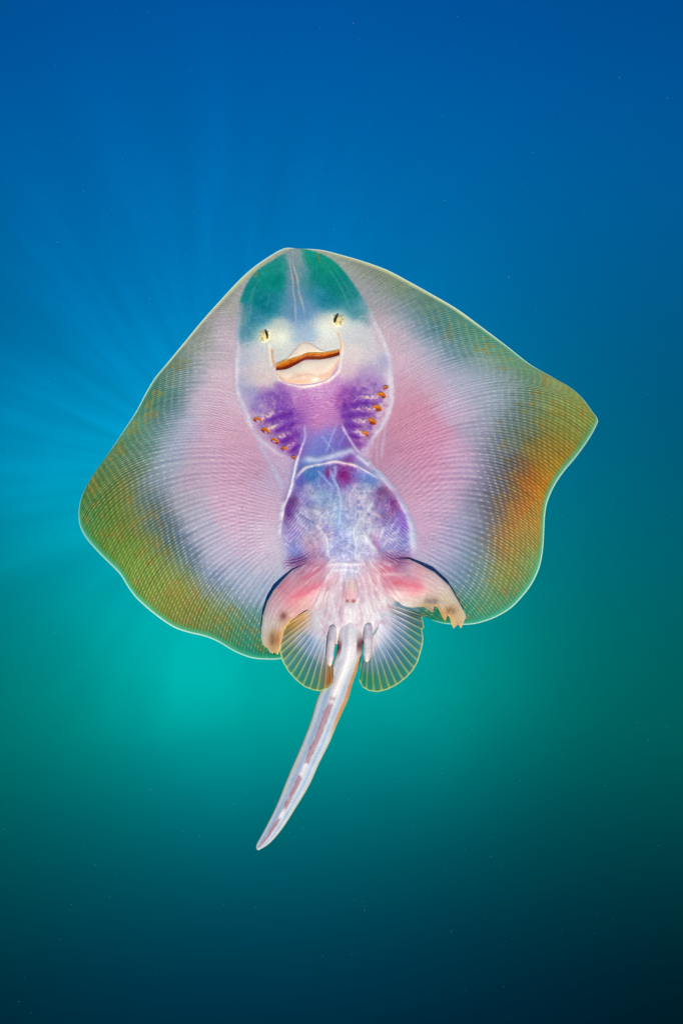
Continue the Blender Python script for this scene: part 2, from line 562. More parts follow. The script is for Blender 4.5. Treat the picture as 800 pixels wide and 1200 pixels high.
BODY = [(345, 300, (150, 165, 170)), (347, 320, (130, 165, 177)), (349, 345, (118, 160, 187)), (352, 370, (106, 153, 197)), (340, 362, (112, 162, 190)),
 (362, 365, (114, 162, 197)), (310, 315, (28, 150, 138)), (295, 340, (16, 138, 136)), (320, 330, (5, 143, 132)), (310, 355, (10, 128, 142)),
 (290, 370, (46, 133, 152)), (325, 355, (40, 145, 162)), (305, 378, (60, 145, 172)), (288, 392, (88, 150, 172)), (328, 312, (30, 150, 140)),
 (365, 300, (16, 155, 132)), (385, 310, (16, 150, 127)), (370, 325, (8, 143, 130)), (390, 335, (10, 138, 130)), (405, 345, (30, 138, 136)),
 (385, 355, (24, 132, 157)), (410, 362, (68, 150, 167)), (425, 365, (100, 155, 167)), (370, 345, (50, 148, 172)), (358, 330, (80, 155, 165)),
 (330, 385, (205, 222, 215)), (345, 392, (172, 196, 218)), (360, 388, (164, 190, 218)), (375, 380, (195, 212, 222)), (385, 395, (230, 232, 226)),
 (330, 405, (220, 226, 222)), (300, 410, (212, 212, 220)), (287, 420, (190, 195, 217)), (295, 440, (218, 204, 210)), (310, 445, (232, 212, 212)),
 (310, 425, (230, 220, 220)), (410, 385, (220, 222, 226)), (425, 395, (212, 214, 220)), (415, 415, (234, 222, 220)), (435, 415, (218, 208, 218)),
 (450, 425, (180, 175, 207)), (410, 435, (226, 200, 212)), (430, 440, (192, 168, 206)), (283, 450, (170, 175, 207)), (290, 465, (165, 158, 206)),
 (345, 458, (194, 142, 202)), (370, 455, (200, 148, 202)), (390, 450, (204, 152, 206)), (360, 475, (178, 114, 187)), (385, 475, (194, 126, 187)),
 (370, 495, (188, 120, 182)), (390, 490, (184, 120, 187)), (350, 495, (148, 90, 182)), (315, 465, (148, 108, 187)), (330, 470, (130, 76, 178)),
 (305, 480, (166, 142, 202)), (320, 490, (124, 70, 178)), (335, 495, (114, 54, 172)), (335, 515, (124, 60, 172)), (345, 520, (140, 72, 172)),
 (315, 505, (172, 136, 182)), (405, 465, (150, 76, 172)), (420, 450, (172, 120, 192)), (435, 455, (166, 126, 197)), (425, 468, (114, 60, 168)),
 (410, 485, (114, 54, 168)), (425, 485, (150, 94, 172)), (412, 500, (120, 66, 168)), (425, 500, (172, 126, 182)), (415, 515, (140, 72, 162)),
 (365, 525, (116, 126, 204)), (360, 512, (150, 114, 192)), (378, 515, (126, 126, 208)), (395, 510, (140, 114, 197)), (400, 520, (104, 92, 182)),
 (385, 525, (104, 108, 192)), (355, 560, (104, 104, 187)), (368, 556, (56, 120, 187)), (380, 560, (116, 104, 187)), (395, 560, (116, 116, 197)),
 (405, 556, (144, 40, 132)), (425, 555, (138, 138, 212)), (435, 565, (116, 160, 218)), (345, 580, (148, 114, 192)), (360, 580, (192, 185, 217)),
 (375, 580, (152, 185, 212)), (390, 580, (165, 196, 222)), (410, 580, (202, 184, 217)), (425, 580, (208, 200, 217)), (445, 580, (150, 106, 162)),
 (460, 595, (148, 80, 167)), (338, 600, (114, 70, 157)), (350, 605, (176, 168, 212)), (370, 605, (198, 195, 212)), (390, 605, (174, 185, 217)),
 (410, 605, (185, 190, 217)), (430, 605, (208, 200, 222)), (450, 605, (164, 142, 192)), (470, 615, (146, 124, 208)), (340, 625, (164, 140, 212)),
 (360, 625, (213, 195, 217)), (380, 625, (218, 195, 217)), (400, 625, (162, 180, 223)), (420, 625, (208, 212, 228)), (440, 625, (218, 206, 228)),
 (460, 625, (202, 190, 228)), (475, 635, (168, 168, 222)), (345, 645, (162, 162, 222)), (365, 645, (192, 162, 206)), (385, 645, (180, 185, 222)),
 (405, 645, (178, 180, 222)), (425, 645, (213, 212, 233)), (445, 645, (218, 206, 233)), (465, 645, (180, 168, 222)), (350, 656, (126, 90, 150)),
 (370, 662, (192, 128, 162)), (390, 665, (218, 206, 228)), (410, 668, (195, 195, 228)), (430, 665, (213, 184, 206)), (455, 660, (192, 128, 162)),
 (470, 656, (116, 70, 140)), (400, 690, (218, 206, 222)), (410, 690, (228, 200, 204)), (420, 700, (228, 216, 227)), (390, 700, (222, 205, 217)),
 (380, 680, (218, 178, 194)), (435, 680, (222, 183, 194)), (395, 730, (228, 216, 226)), (425, 730, (232, 222, 230)),
 (326, 640, (213, 199, 221)), (325, 622, (214, 196, 218)), (328, 602, (212, 184, 210)), (333, 575, (200, 178, 208)), (334, 556, (198, 176, 208)), (326, 540, (204, 174, 206)),
 (332, 658, (200, 190, 216)), (340, 676, (198, 190, 216)), (487, 640, (206, 188, 216)), (483, 612, (206, 178, 210)), (472, 585, (202, 165, 195)), (455, 563, (196, 158, 190)),
 (440, 545, (198, 162, 192)), (482, 660, (184, 178, 214)), (436, 528, (208, 180, 210)), (275, 440, (215, 196, 212)), (278, 470, (214, 188, 208)), (288, 494, (212, 184, 208)),
 (302, 515, (208, 178, 206)), (316, 530, (206, 176, 206)), (461, 440, (220, 205, 220)), (461, 468, (216, 190, 208)), (455, 490, (212, 176, 200)), (446, 508, (208, 170, 198)),
 (274, 405, (206, 190, 204)), (277, 372, (196, 184, 192)), (440, 370, (200, 184, 194)), (452, 396, (210, 188, 200))]

FANL = [(380, 700, (226, 210, 222)), (376, 720, (214, 205, 220)), (370, 735, (200, 200, 222)), (384, 735, (222, 212, 224)), (360, 730, (206, 190, 190)), (350, 728, (222, 180, 130)),
        (342, 736, (216, 170, 96)), (338, 748, (190, 180, 150)), (350, 748, (165, 180, 195)), (362, 755, (150, 178, 205)), (376, 760, (176, 190, 214)), (340, 765, (110, 170, 150)),
        (352, 775, (100, 165, 165)), (365, 785, (95, 160, 165)), (378, 790, (130, 165, 155)), (384, 775, (190, 178, 180)), (347, 790, (70, 165, 135)), (360, 800, (70, 165, 130)), (374, 805, (110, 165, 110)), (385, 800, (200, 140, 70)), (388, 790, (215, 140, 80))]
FANR = [(440, 700, (232, 212, 222)), (436, 720, (238, 228, 236)), (440, 740, (228, 222, 236)), (432, 755, (220, 218, 232)), (455, 705, (220, 205, 205)), (465, 712, (206, 205, 205)), (478, 712, (175, 190, 190)),
        (455, 725, (212, 208, 228)), (470, 728, (175, 190, 210)), (485, 725, (130, 165, 165)), (455, 745, (185, 195, 222)), (470, 750, (130, 165, 195)), (488, 745, (85, 160, 160)), (445, 765, (165, 185, 210)),
        (460, 770, (110, 155, 185)), (478, 770, (75, 155, 155)), (435, 780, (130, 170, 175)), (450, 785, (90, 160, 160)), (465, 790, (70, 160, 140)), (430, 797, (60, 165, 125)), (445, 803, (85, 168, 115)), (425, 800, (40, 160, 115))]
LOBL = [(372, 662, (170, 110, 150)), (357, 665, (180, 120, 150)), (385, 675, (222, 190, 205)), (370, 675, (222, 170, 185)), (350, 678, (214, 150, 165)), (375, 688, (216, 120, 140)), (355, 692, (222, 145, 160)),
        (338, 690, (222, 150, 168)), (340, 705, (228, 150, 162)), (360, 703, (228, 180, 175)), (375, 705, (230, 205, 210)), (325, 705, (218, 172, 184)), (316, 715, (212, 182, 190)), (330, 715, (222, 178, 184)), (345, 715, (224, 170, 170)),
        (312, 730, (214, 205, 204)), (325, 735, (205, 185, 178)), (335, 728, (190, 150, 130)), (310, 748, (214, 204, 196)), (320, 748, (180, 150, 120)), (328, 745, (196, 130, 70)), (314, 757, (214, 190, 150)), (323, 760, (196, 160, 100))]
LOBR = [(450, 660, (176, 112, 150)), (468, 657, (186, 124, 155)), (440, 672, (224, 186, 200)), (455, 672, (226, 160, 178)), (475, 665, (228, 180, 190)), (450, 685, (222, 140, 158)), (470, 680, (220, 125, 145)),
        (490, 675, (230, 172, 184)), (485, 688, (224, 138, 156)), (465, 695, (228, 175, 180)), (445, 698, (234, 210, 218)), (500, 680, (232, 196, 202)), (505, 692, (226, 190, 190)), (490, 700, (222, 176, 172)), (475, 707, (208, 195, 175)),
        (515, 690, (230, 206, 204)), (520, 702, (214, 196, 172)), (508, 705, (160, 140, 120)), (530, 705, (224, 210, 194)), (528, 715, (190, 150, 110)), (538, 715, (222, 204, 180)), (536, 727, (196, 156, 100)), (543, 724, (220, 206, 180)), (495, 708, (176, 165, 140))]
BODY += [q for q in FANL + LOBL if q[0] > 352 and q[1] < 742] + [q for q in FANR + LOBR if q[0] < 470 and q[1] < 742]
_mid = [q for q in BODY if q[1] > 655 and 350 < q[0] < 470]

# cartilage edges, folds and skin lines: points, colour, half-width, strength, height
LINES = [
 ([(300, 318), (288, 335), (281, 362), (278.5, 395), (276.5, 432), (278, 459), (287, 483), (296, 507), (314, 522), (335, 535.5), (347, 541)], (224, 222, 236), 2.0, .72, 1.0),
 ([(397, 316), (414, 338), (436, 371), (450, 401), (457, 428), (459.5, 456), (456.5, 480), (446, 501), (431, 522), (421, 532)], (226, 222, 238), 2.4, .78, 1.0),
 ([(356, 512), (352, 528), (347, 541), (341, 567), (334, 592), (329, 615), (327.5, 634)], (240, 240, 252), 1.5, .95, 1.4),
 ([(350, 541), (362, 539), (376, 537), (389, 534), (400, 531), (411, 528), (422, 532)], (208, 212, 238), 4.3, .85, 1.5),
 ([(344, 564), (352, 553), (362, 547.5), (378, 543.5), (400, 541.5), (416, 545), (428, 551), (446, 563)], (240, 222, 228), 1.7, .9, 1.2),
 ([(411, 530), (425, 538), (442, 553), (460, 573), (472, 592), (480, 613), (484, 640), (483, 653)], (214, 222, 244), 2.3, .88, 1.5),
 ([(448, 560), (464, 576), (476, 598), (486, 622), (488, 642)], (176, 172, 214), 2.0, .5, 0),
 ([(400, 495), (405, 508), (414, 522), (424, 532)], (226, 220, 242), 1.3, .75, .5),
 ([(357, 496), (355, 515), (352, 530)], (208, 204, 242), 1.4, .7, .5),
 ([(394, 497), (388, 512), (380, 531)], (170, 190, 240), 1.0, .6, .3),
 ([(374, 510), (384, 520), (391, 531)], (170, 190, 240), 1.0, .6, .3),
 ([(404, 505), (398, 518), (396, 528)], (150, 150, 225), .9, .5, .2),
 ([(299, 513), (312, 535), (325, 560), (335, 580)], (190, 202, 238), 2.6, .55, .4),
 ([(302, 512), (322, 538), (337, 556)], (196, 190, 226), 1.6, .45, .3),
 ([(452, 490), (450, 510), (447, 538)], (208, 198, 230), 1.3, .55, .4),
 ([(446, 503), (441, 530), (443, 550)], (208, 198, 230), 1.1, .5, .4),
 ([(438, 514), (435, 536)], (208, 198, 230), 1.1, .5, .4),
 ([(385, 548), (392, 562), (397, 575), (399, 590), (398, 608), (396, 622)], (186, 212, 246), 1.6, .75, .5),
 ([(370, 550), (382, 562), (393, 574)], (160, 180, 240), 1.4, .7, .4),
 ([(394, 546), (393, 560)], (190, 195, 240), 1.5, .6, .3),
 ([(365, 612), (377, 621), (384, 634), (383, 652)], (228, 228, 242), 1.3, .75, .8),
 ([(350, 601), (360, 608), (371, 615)], (96, 96, 142), .8, .55, -.4),
 ([(345, 588), (360, 592), (380, 600)], (120, 120, 175), .8, .4, -.3),
 ([(442, 579), (432, 595), (419, 612), (414, 626), (419, 646)], (216, 226, 244), 1.4, .75, .8),
 ([(442, 581), (446, 572)], (60, 60, 90), .8, .5, 0),
 ([(420, 612), (430, 630), (443, 651)], (243, 243, 250), 2.4, .7, 1.0),
 ([(433, 622), (441, 640), (444, 650)], (190, 130, 185), 2.2, .55, -.5),
 ([(452, 631), (447, 642)], (245, 225, 225), 1.6, .5, .4),
 ([(382, 662.5), (395, 660.5), (410, 661), (428, 659)], (242, 236, 247), 1.6, .85, .8),
 ([(389, 668), (405, 667), (422, 669)], (236, 232, 246), 1.3, .7, .5),
 ([(336, 294), (340, 312), (343, 335), (345, 360), (346, 384)], (188, 194, 206), 1.4, .7, .8),
 ([(341, 300), (347, 325), (353, 348), (359, 370)], (202, 204, 208), 1.3, .7, .8),
 ([(340, 303), (345, 330), (350, 357)], (134, 132, 122), .9, .6, -.4),
 ([(303, 325), (295, 350), (291, 384)], (105, 178, 182), 1.0, .4, .3),
 ([(299, 330), (291, 355), (287, 385)], (105, 178, 182), .8, .3, .3),
 ([(316, 335), (313, 362)], (100, 178, 182), .8, .3, .2),
 ([(383, 310), (398, 333), (409, 362)], (100, 178, 182), 1.0, .45, .3),
 ([(388, 308), (405, 333), (417, 360)], (100, 178, 182), .8, .3, .2),
 ([(300, 318), (299.5, 326)], (190, 112, 60), .9, .7, 0),
 ([(371, 296), (376, 310)], (190, 112, 60), .9, .7, 0),
 ([(282, 404), (300, 400)], (205, 212, 222), 1.0, .5, .2),
 ([(432, 371), (420, 372)], (205, 212, 222), 1.0, .4, .2),
 ([(319, 429), (322.5, 440), (329, 447), (339, 451.5), (352, 453), (368, 451.6), (385, 446), (396, 435), (400.5, 420), (400, 405), (396, 390), (393, 383)], (255, 247, 234), 1.7, .92, .9),
 ([(314.5, 399), (315.5, 415), (319, 429)], (252, 244, 232), 1.6, .85, .8),
 ([(317.6, 408), (319, 420), (322, 431)], (222, 140, 70), .9, .8, -.6),
 ([(395, 386), (398, 400), (398.6, 414)], (235, 170, 110), .9, .75, -.6),
 ([(403, 678), (402, 695), (405, 706)], (205, 165, 190), 1.3, .5, -.4),
 ([(417, 676), (420, 692), (415, 706)], (195, 150, 190), 1.6, .5, -.4),
 ([(390, 690), (391, 720), (394, 745)], (240, 236, 244), 2.2, .5, .5),
 ([(430, 700), (427, 722), (425, 742)], (246, 242, 248), 2.6, .6, .6),
 ([(386, 735), (387, 745)], (252, 250, 252), 1.8, .7, .5),
 ([(386, 668), (381, 684), (375, 700), (368, 712)], (244, 232, 240), 2.2, .55, .5),
 ([(393, 672), (388, 692), (384, 715)], (240, 226, 236), 2.0, .4, .4),
 ([(444, 668), (446, 684), (452, 700), (462, 712)], (246, 236, 244), 2.2, .6, .5),
 ([(432, 672), (438, 694), (446, 714)], (240, 226, 236), 2.0, .45, .4),
 ([(447, 672), (462, 673), (478, 675)], (246, 226, 232), 1.6, .5, .4),
 ([(410, 708), (408.5, 728), (407, 750)], (252, 246, 250), 5.0, .7, 1.2),
 ([(441, 718), (436, 732)], (252, 250, 252), 2.2, .6, .5),
]


def paint_body(X, Y):
    """colours and small relief of head, gill chamber, belly and pelvis"""
    wx = (fbm(X / 9, Y / 9, 3) - .5) * 7
    wy = (fbm(X / 9 + 40, Y / 9 + 11, 3) - .5) * 7
    C = rbf(X + wx, Y + wy, BODY, 7.5)
    H = np.zeros(X.shape)
    # clear windows of the snout: crisp rims
    wl = softpoly(X, Y, [(332, 297), (318, 306), (300, 320), (288, 338), (282, 362), (279.5, 392), (281, 402), (300, 394), (318, 378), (336, 360), (337, 335), (333, 310)], 3.5)
    wr = softpoly(X, Y, [(348, 294), (377, 295), (397, 316), (414, 338), (430, 366), (412, 368), (385, 366), (368, 352), (356, 330), (350, 310)], 3.5)
    n1 = fbm(X / 4.0, Y / 4.0, 3)
    win = np.maximum(wl, wr)
    C = C + (win * (n1 - .5) * 26)[..., None] * np.array([.7, 1, 1])
    sp = sstep(vnoise(X / 1.6, Y / 1.6), .9, .97) * blob(X, Y, 350, 327, 12, 14)
    C = mixc(C, (205, 160, 40), sp * 1.3)
    # paler glow of the nose cartilage
    C = mixc(C, (248, 248, 228), .95 * blob(X, Y, 327, 391, 13, 12) + .9 * blob(X, Y, 311, 393, 11, 11))
    C = mixc(C, (246, 246, 230), .85 * blob(X, Y, 382, 378, 12, 13) + .9 * blob(X, Y, 396, 375, 11, 11))
    C = mixc(C, (240, 228, 218), .6 * blob(X, Y, 358, 408, 22, 9, -.15))
    H += 3.0 * blob(X, Y, 329, 391, 13, 12) + 3.0 * blob(X, Y, 382, 379, 12, 12)
    H += 2.0 * blob(X, Y, 347, 340, 8, 45, -.1)
    H += 2.5 * blob(X, Y, 360, 432, 46, 24, -.2)
    # gill chambers
    gl = softpoly(X, Y, [(300, 468), (318, 458), (338, 462), (348, 480), (354, 505), (350, 535), (338, 528), (318, 514), (302, 496), (294, 482)], 7)
    gr = softpoly(X, Y, [(398, 468), (410, 450), (430, 444), (448, 448), (455, 462), (450, 486), (438, 508), (425, 526), (412, 515), (402, 495)], 7)
    g = np.maximum(gl, gr)
    n2 = fbm(X / 5 + 3, Y / 5, 4)
    n3 = fbm(X / 2.2, Y / 2.2 + 7, 3)
    C = mixc(C, (222, 182, 205), g * sstep(n2, .56, .72) * .30)
    C = mixc(C, (112, 54, 166), g * sstep(1 - n2, .50, .70) * .45)
    C = mixc(C, (228, 190, 200), g * sstep(n3, .66, .80) * .35)
    # the ribs of the gill arches run out to each slit
    for (x0, y0, x1, y1) in [(340, 478, 303, 491), (345, 490, 312, 504), (348, 503, 323, 515), (350, 516, 335, 526),
                             (402, 470, 443, 464), (402, 482, 438, 478), (404, 493, 431, 494), (408, 504, 425, 508)]:
        d, t = pdist(X, Y, [(x0, y0), ((x0 + x1) / 2, (y0 + y1) / 2 - 1), (x1, y1)], 12)
        a = np.exp(-(d / (1.8 + 1.6 * t)) ** 2) * sstep(t, 0.10, .7)
        C = mixc(C, (234, 202, 204), a * (.15 + 1.1 * sstep(n3, .38, .62)) * .75)
        H += 1.2 * a
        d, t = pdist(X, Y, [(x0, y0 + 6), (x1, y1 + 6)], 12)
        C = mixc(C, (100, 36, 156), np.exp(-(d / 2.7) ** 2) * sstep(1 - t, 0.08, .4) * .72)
    H += 1.6 * g * (n2 - .5)
    # throat: fine cross wrinkles
    th = blob(X, Y, 372, 470, 34, 30)
    rip = np.sin((Y + .16 * X + 14 * fbm(X / 13, Y / 9, 3)) * 1.5) * sstep(fbm(X / 7, Y / 3, 2), .35, .75)
    C = C + (th * rip * 17)[..., None]
    C = mixc(C, (190, 96, 172), th * sstep(fbm(X / 3.3 + 9, Y / 3.3, 3), .62, .74) * .55)
    H += th * rip * .35
    # belly: mottled organs under thin skin
    ab = softpoly(X, Y, [(350, 556), (365, 547), (395, 543), (420, 548), (445, 566), (465, 590), (478, 620), (480, 648), (440, 658), (400, 660), (350, 655), (331, 640), (331, 612), (340, 580)], 5)
    m1 = fbm(X / 10 + 5, Y / 10 + 2, 5)
    m2 = fbm(X / 4 + 1, Y / 4 + 8, 4)
    C = mixc(C, (236, 228, 232), ab * sstep(m1, .52, .74) * .20)
    C = mixc(C, (128, 134, 206), ab * (.18 + .42 * sstep(1 - m1, .48, .74)))
    C = mixc(C, (246, 226, 200), ab * sstep(m2, .64, .76) * .5 * (blob(X, Y, 425, 600, 30, 34) + blob(X, Y, 372, 620, 22, 22)))
    C = C + (ab * (m2 - .5) * 40)[..., None]
    vein = np.abs(fbm(X / 13 + 80, Y / 13 + 4, 4) - .5)
    C = mixc(C, (92, 92, 165), ab * sstep(.018 - vein, 0, .016) * .45)
    # thin fibres fanning up over the belly wall
    fa = np.arctan2(X - 407, 700 - Y)
    fr_ = np.hypot(X - 407, 700 - Y)
    fb = fbm(fa * 46 + 5 * m1, fr_ / 16, 3)
    C = C + (ab * (fb - .5) * 48)[..., None] * np.array([1, 1, .7])
    C = mixc(C, (232, 236, 250), ab * sstep(fb, .62, .78) * .26)
    for (x, y, rx, ry, c, a) in [(338, 598, 6, 14, (96, 44, 128), .8), (345, 588, 6, 6, (92, 44, 110), .6), (385, 553, 3.2, 6.5, (140, 26, 112), .85), (402, 556, 7, 9, (142, 24, 120), .8),
                                 (398, 570, 4, 9, (118, 50, 140), .5), (448, 577, 7, 6, (126, 72, 128), .7), (461, 591, 5, 8, (120, 44, 120), .75), (453, 603, 9, 6, (146, 100, 150), .5),
                                 (366, 557, 9, 8, (40, 104, 176), .75), (472, 612, 5, 14, (136, 84, 196), .6), (434, 558, 9, 5, (100, 140, 216), .6), (352, 566, 4, 14, (96, 84, 190), .6),
                                 (398, 605, 8, 16, (130, 170, 220), .45), (365, 642, 11, 12, (214, 160, 180), .55), (345, 648, 9, 9, (120, 140, 220), .5), (441, 636, 4, 9, (188, 120, 180), .5)]:
        C = mixc(C, c, a * blob(X + wx * .6, Y + wy * .6, x, y, rx, ry) * (.55 + .9 * m2))
    # fine muscle fibres slanting over the flanks of the belly
    f1 = np.sin((X * .78 + Y * .62 + 3 * m1) * 2.0) * blob(X, Y, 345, 620, 16, 34)
    f2 = np.sin((X * -.70 + Y * .72 + 3 * m1) * 2.0) * blob(X, Y, 466, 625, 16, 30)
    C = C + ((f1 + f2) * 20)[..., None]
    H += ab * (m1 - .5) * 3.0 + (f1 + f2) * .3
    H += 1.8 * blob(X, Y, 428, 632, 9, 22, -.5) + 1.6 * blob(X, Y, 374, 634, 9, 20)
    # wrinkled skin where the pelvic fins join
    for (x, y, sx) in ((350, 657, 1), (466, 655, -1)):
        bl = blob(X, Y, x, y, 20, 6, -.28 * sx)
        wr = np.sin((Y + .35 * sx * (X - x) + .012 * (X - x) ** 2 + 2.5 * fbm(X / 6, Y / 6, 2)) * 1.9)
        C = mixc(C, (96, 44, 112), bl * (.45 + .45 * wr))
        H += bl * wr * .6
    # fibrous skin of the pelvis, running down to tail and fins
    pa = np.arctan2(X - 410, Y - 630)
    pr_ = np.hypot(X - 410, Y - 630)
    pm_ = softpoly(X, Y, [(352, 660), (400, 656), (468, 658), (478, 690), (455, 735), (430, 770), (388, 770), (368, 730), (348, 690)], 8)
    pf = fbm(pa * 34 + 2 * m1, pr_ / 18, 4)
    C = C + (pm_ * (pf - .5) * 70)[..., None] * np.array([.8, 1, .9])
    C = mixc(C, (250, 246, 250), pm_ * sstep(pf, .60, .74) * .5)
    C = mixc(C, (206, 160, 188), pm_ * sstep(1 - fbm(X / 8 + 3, Y / 8, 3), .52, .70) * .45)
    H += pm_ * (pf - .5) * 1.6
    for (x, y, rx, ry, ro) in ((368, 689, 17, 6, -.42), (352, 697, 14, 5, -.5), (466, 683, 19, 6.5, .12), (486, 688, 12, 6, .25), (452, 668, 10, 5, -.3), (362, 674, 14, 4, -.45)):
        C = mixc(C, (218, 92, 122), .5 * blob(X, Y, x, y, rx, ry, ro) * (.5 + fbm(X / 4, Y / 4, 3)))
    # vent
    C = mixc(C, (236, 206, 190), .6 * blob(X, Y, 411, 687, 6, 8))
    C = mixc(C, (206, 128, 140), .5 * blob(X, Y, 410, 698, 10, 7))
    for x in (406.5, 414):
        v = blob(X, Y, x, 704, 1.7, 1.6)
        C = mixc(C, (150, 44, 36), v * .9)
        H -= v * 1.5
    H += 2.5 * blob(X, Y, 410, 690, 7, 10)
    lnz = fbm(X / 9 + 70, Y / 9, 3)
    lwx, lwy = (fbm(X / 17, Y / 17 + 33, 2) - .5) * 4, (fbm(X / 17 + 21, Y / 17, 2) - .5) * 4
    for pts, c, w, a, h in LINES:
        p = dense(pts, 26)
        d, t = pdist(X + lwx, Y + lwy, p, w * 3.4)
        e = np.exp(-(d / (w * (.75 + .6 * lnz))) ** 2) * (sstep(t, .12, .5) if h == 1.0 and w in (2.0, 2.4) else sstep(t, -.02, .16)) * sstep(1 - t, -.02, .16) * (.55 + .75 * lnz)
        C = mixc(C, c, a * e)
        H += h * e
    C = C + ((vnoise(X / 1.25, Y / 1.25) - .5) * 15)[..., None]
    return C, H


def lines_on_fin(X, Y, C, H):
    lnz = fbm(X / 9 + 70, Y / 9, 3)
    lwx, lwy = (fbm(X / 17, Y / 17 + 33, 2) - .5) * 4, (fbm(X / 17 + 21, Y / 17, 2) - .5) * 4
    for k in (0, 1, 2, 3, 5, 6, 12, 13, 14, 15, 16):  # those that reach the fins
        pts, c, w, a, h = LINES[k]
        p = dense(pts, 26)
        d, t = pdist(X + lwx, Y + lwy, p, w * 3.4)
        e = np.exp(-(d / (w * (.75 + .6 * lnz))) ** 2) * (sstep(t, .12, .5) if h == 1.0 and w in (2.0, 2.4) else sstep(t, -.02, .16)) * sstep(1 - t, -.02, .16) * (.55 + .75 * lnz)
        C = mixc(C, c, a * e)
        H = H + h * e
    return C, H


body = Shells()
NV, NB, NF = 1150, 74, 150


def half_disc(side):
    outl, ok, ik, fin = (OUT_L, OKL, IKL, FIN_L) if side < 0 else (OUT_R, OKR, IKR, FIN_R)
    al = arclen(outl)
    kn = []
    for q in ok:
        kn.append(al[np.argmin(np.hypot(outl[:, 0] - q[0], outl[:, 1] - q[1]))])
    v = np.linspace(0, 1, NV)
    so = pchip(VK, kn, v)
    so[0], so[-1] = 0, al[-1]
    O = np.c_[np.interp(so, al, outl[:, 0]), np.interp(so, al, outl[:, 1])]
    ikn = np.array(ik)
    I = np.c_[pchip(VK, ikn[:, 0], v), pchip(VK, ikn[:, 1], v)]
    mk = np.array(MK)
    M = np.c_[pchip(VK, mk[:, 0], v), pchip(VK, mk[:, 1], v)]
    # body part: midline to the root of the fin
    w = np.linspace(0, 1, NB)[None, :, None]
    PB = M[:, None] * (1 - w) + I[:, None] * w
    # fin part: each ray leaves the body and sweeps backwards
    ch = O - I
    ln = np.hypot(ch[:, 0], ch[:, 1])
    perp = np.c_[-ch[:, 1], ch[:, 0]] * (1 if side < 0 else -1)      # towards the snout
    perp = perp / (ln[:, None] + 1e-6)
    bend = np.interp(v, [0, .3, .5, .62, .72, .88, 1], [0, .03, .08, .15, .19, .13, 0]) * ln
    kf = np.interp(v, [0, .45, .65, 1], [.5, .5, .68, .6])[:, None]
    K = I * (1 - kf) + O * kf + perp * bend[:, None] * 2 * np.sign(-perp[:, 1:2] + 1e-9)
    s = np.linspace(0, 1, NF + 1)[1:]
    sw = s[None, :, None]
    PF = I[:, None] * (1 - sw) ** 2 + K[:, None] * 2 * sw * (1 - sw) + O[:, None] * sw ** 2
    # ---- body paint
    XB, YB = PB[..., 0], PB[..., 1]
    CB, HB = paint_body(XB, YB)
    # ---- fin paint
    X, Y = PF[..., 0], PF[..., 1]
    phi = (so / 7.4)[:, None] + 0 * X
    SS = s[None, :] + 0 * X
    lpx = ln[:, None] * SS
    epx = ln[:, None] * (1 - SS)
    jit = (vnoise(phi * 2.0, lpx / 9 + 3) - .5)
    ca = rbf(X + jit * 9, Y + (vnoise(phi * 2 + 50, lpx / 8) - .5) * 7, fin, 13.5)
    C = ca
    pig = sstep(SS, .48, .72) * sstep(v[:, None], .34, .55)
    # ragged pigment flecks, set ray by ray
    fle = sstep(fbm(X / 14 + 7, Y / 14, 4) * .6 + .4 * vnoise(phi * 2, lpx / 6), .52, .66)
    patch = fbm(X / 11 + 31, Y / 11 + 5, 4)
    C = mixc(C, (150, 128, 56), pig * sstep(patch * .75 + .25 * vnoise(phi * 2, lpx / 5), .56, .66) * .5 * sstep(epx, 3, 14))
    # rays split in two towards the rim
    sp = sstep(SS, .42, .58)
    r1 = np.cos(2 * np.pi * phi)
    r2 = np.cos(4 * np.pi * phi)
    ray = r1 * (1 - sp) + r2 * sp
    vis = sstep(SS, .02, .22) * sstep(epx, 0, 8)
    strg = np.interp(v, [0, .25, .45, .6, .95, 1], [.12, .22, .50, .9, .95, .8])[:, None] * vis
    strg = strg * (.60 + .40 * sstep(SS, .35, .6)) * (.35 + .85 * fbm(X / 26, Y / 26, 3)) * (.55 + .8 * vnoise(np.floor(phi * (1 + (sp > .5))) * 3.7, lpx / 40))
    dark = C * np.array([.85, .83, .91])
    lite = C * np.array([1.06, 1.05, 1.02]) + 5
    k = np.clip(ray * .5 + .5, 0, 1)[..., None]
    CR = dark * (1 - k) + lite * k
    C = C * (1 - strg[..., None]) + CR * strg[..., None]
    # deeper, bluer furrows in the outer half
    fur = np.clip(-ray, 0, 1) * strg * sstep(SS, .40, .62)
    C = mixc(C, C * np.array([.62, .80, .74]), fur * .75)
    oz = (sstep(SS, .5, .8) * sstep(v[:, None], .4, .55))[..., None]
    C = C * (1 + oz * np.array([.10, .10, .06]))
    # crossing weave of the muscle sheets near the body
    wv = np.cos(2 * np.pi * (phi * 1.0 + lpx / 9.0)) * np.exp(-((SS - .16) / .12) ** 2) * np.interp(v, [0, .5, .62, .8, .9, 1], [0, .2, 1, 1, .2, 0])[:, None]
    C = C + (wv * 7)[..., None] * np.array([1, 1.25, .8])
    C = C + ((fbm(phi * 4.3, lpx / 22, 3) - .5) * 26 * sstep(SS, 0, .1))[..., None] * np.array([1, 1.05, .9])
    # joints along the rays: rows of pale to rusty dots
    jl = (lpx + 5 * np.sin(v * 40)[:, None] * .3) / 8.6
    jl = jl + .34 * (vnoise(np.floor(phi * 2) * 5.3 + .5, 0 * lpx + 2.5) - .5) + .3 * (fbm(X / 30, Y / 30, 2) - .5)
    dj = np.exp(-(((jl - np.floor(jl)) - .5) / .15) ** 2)
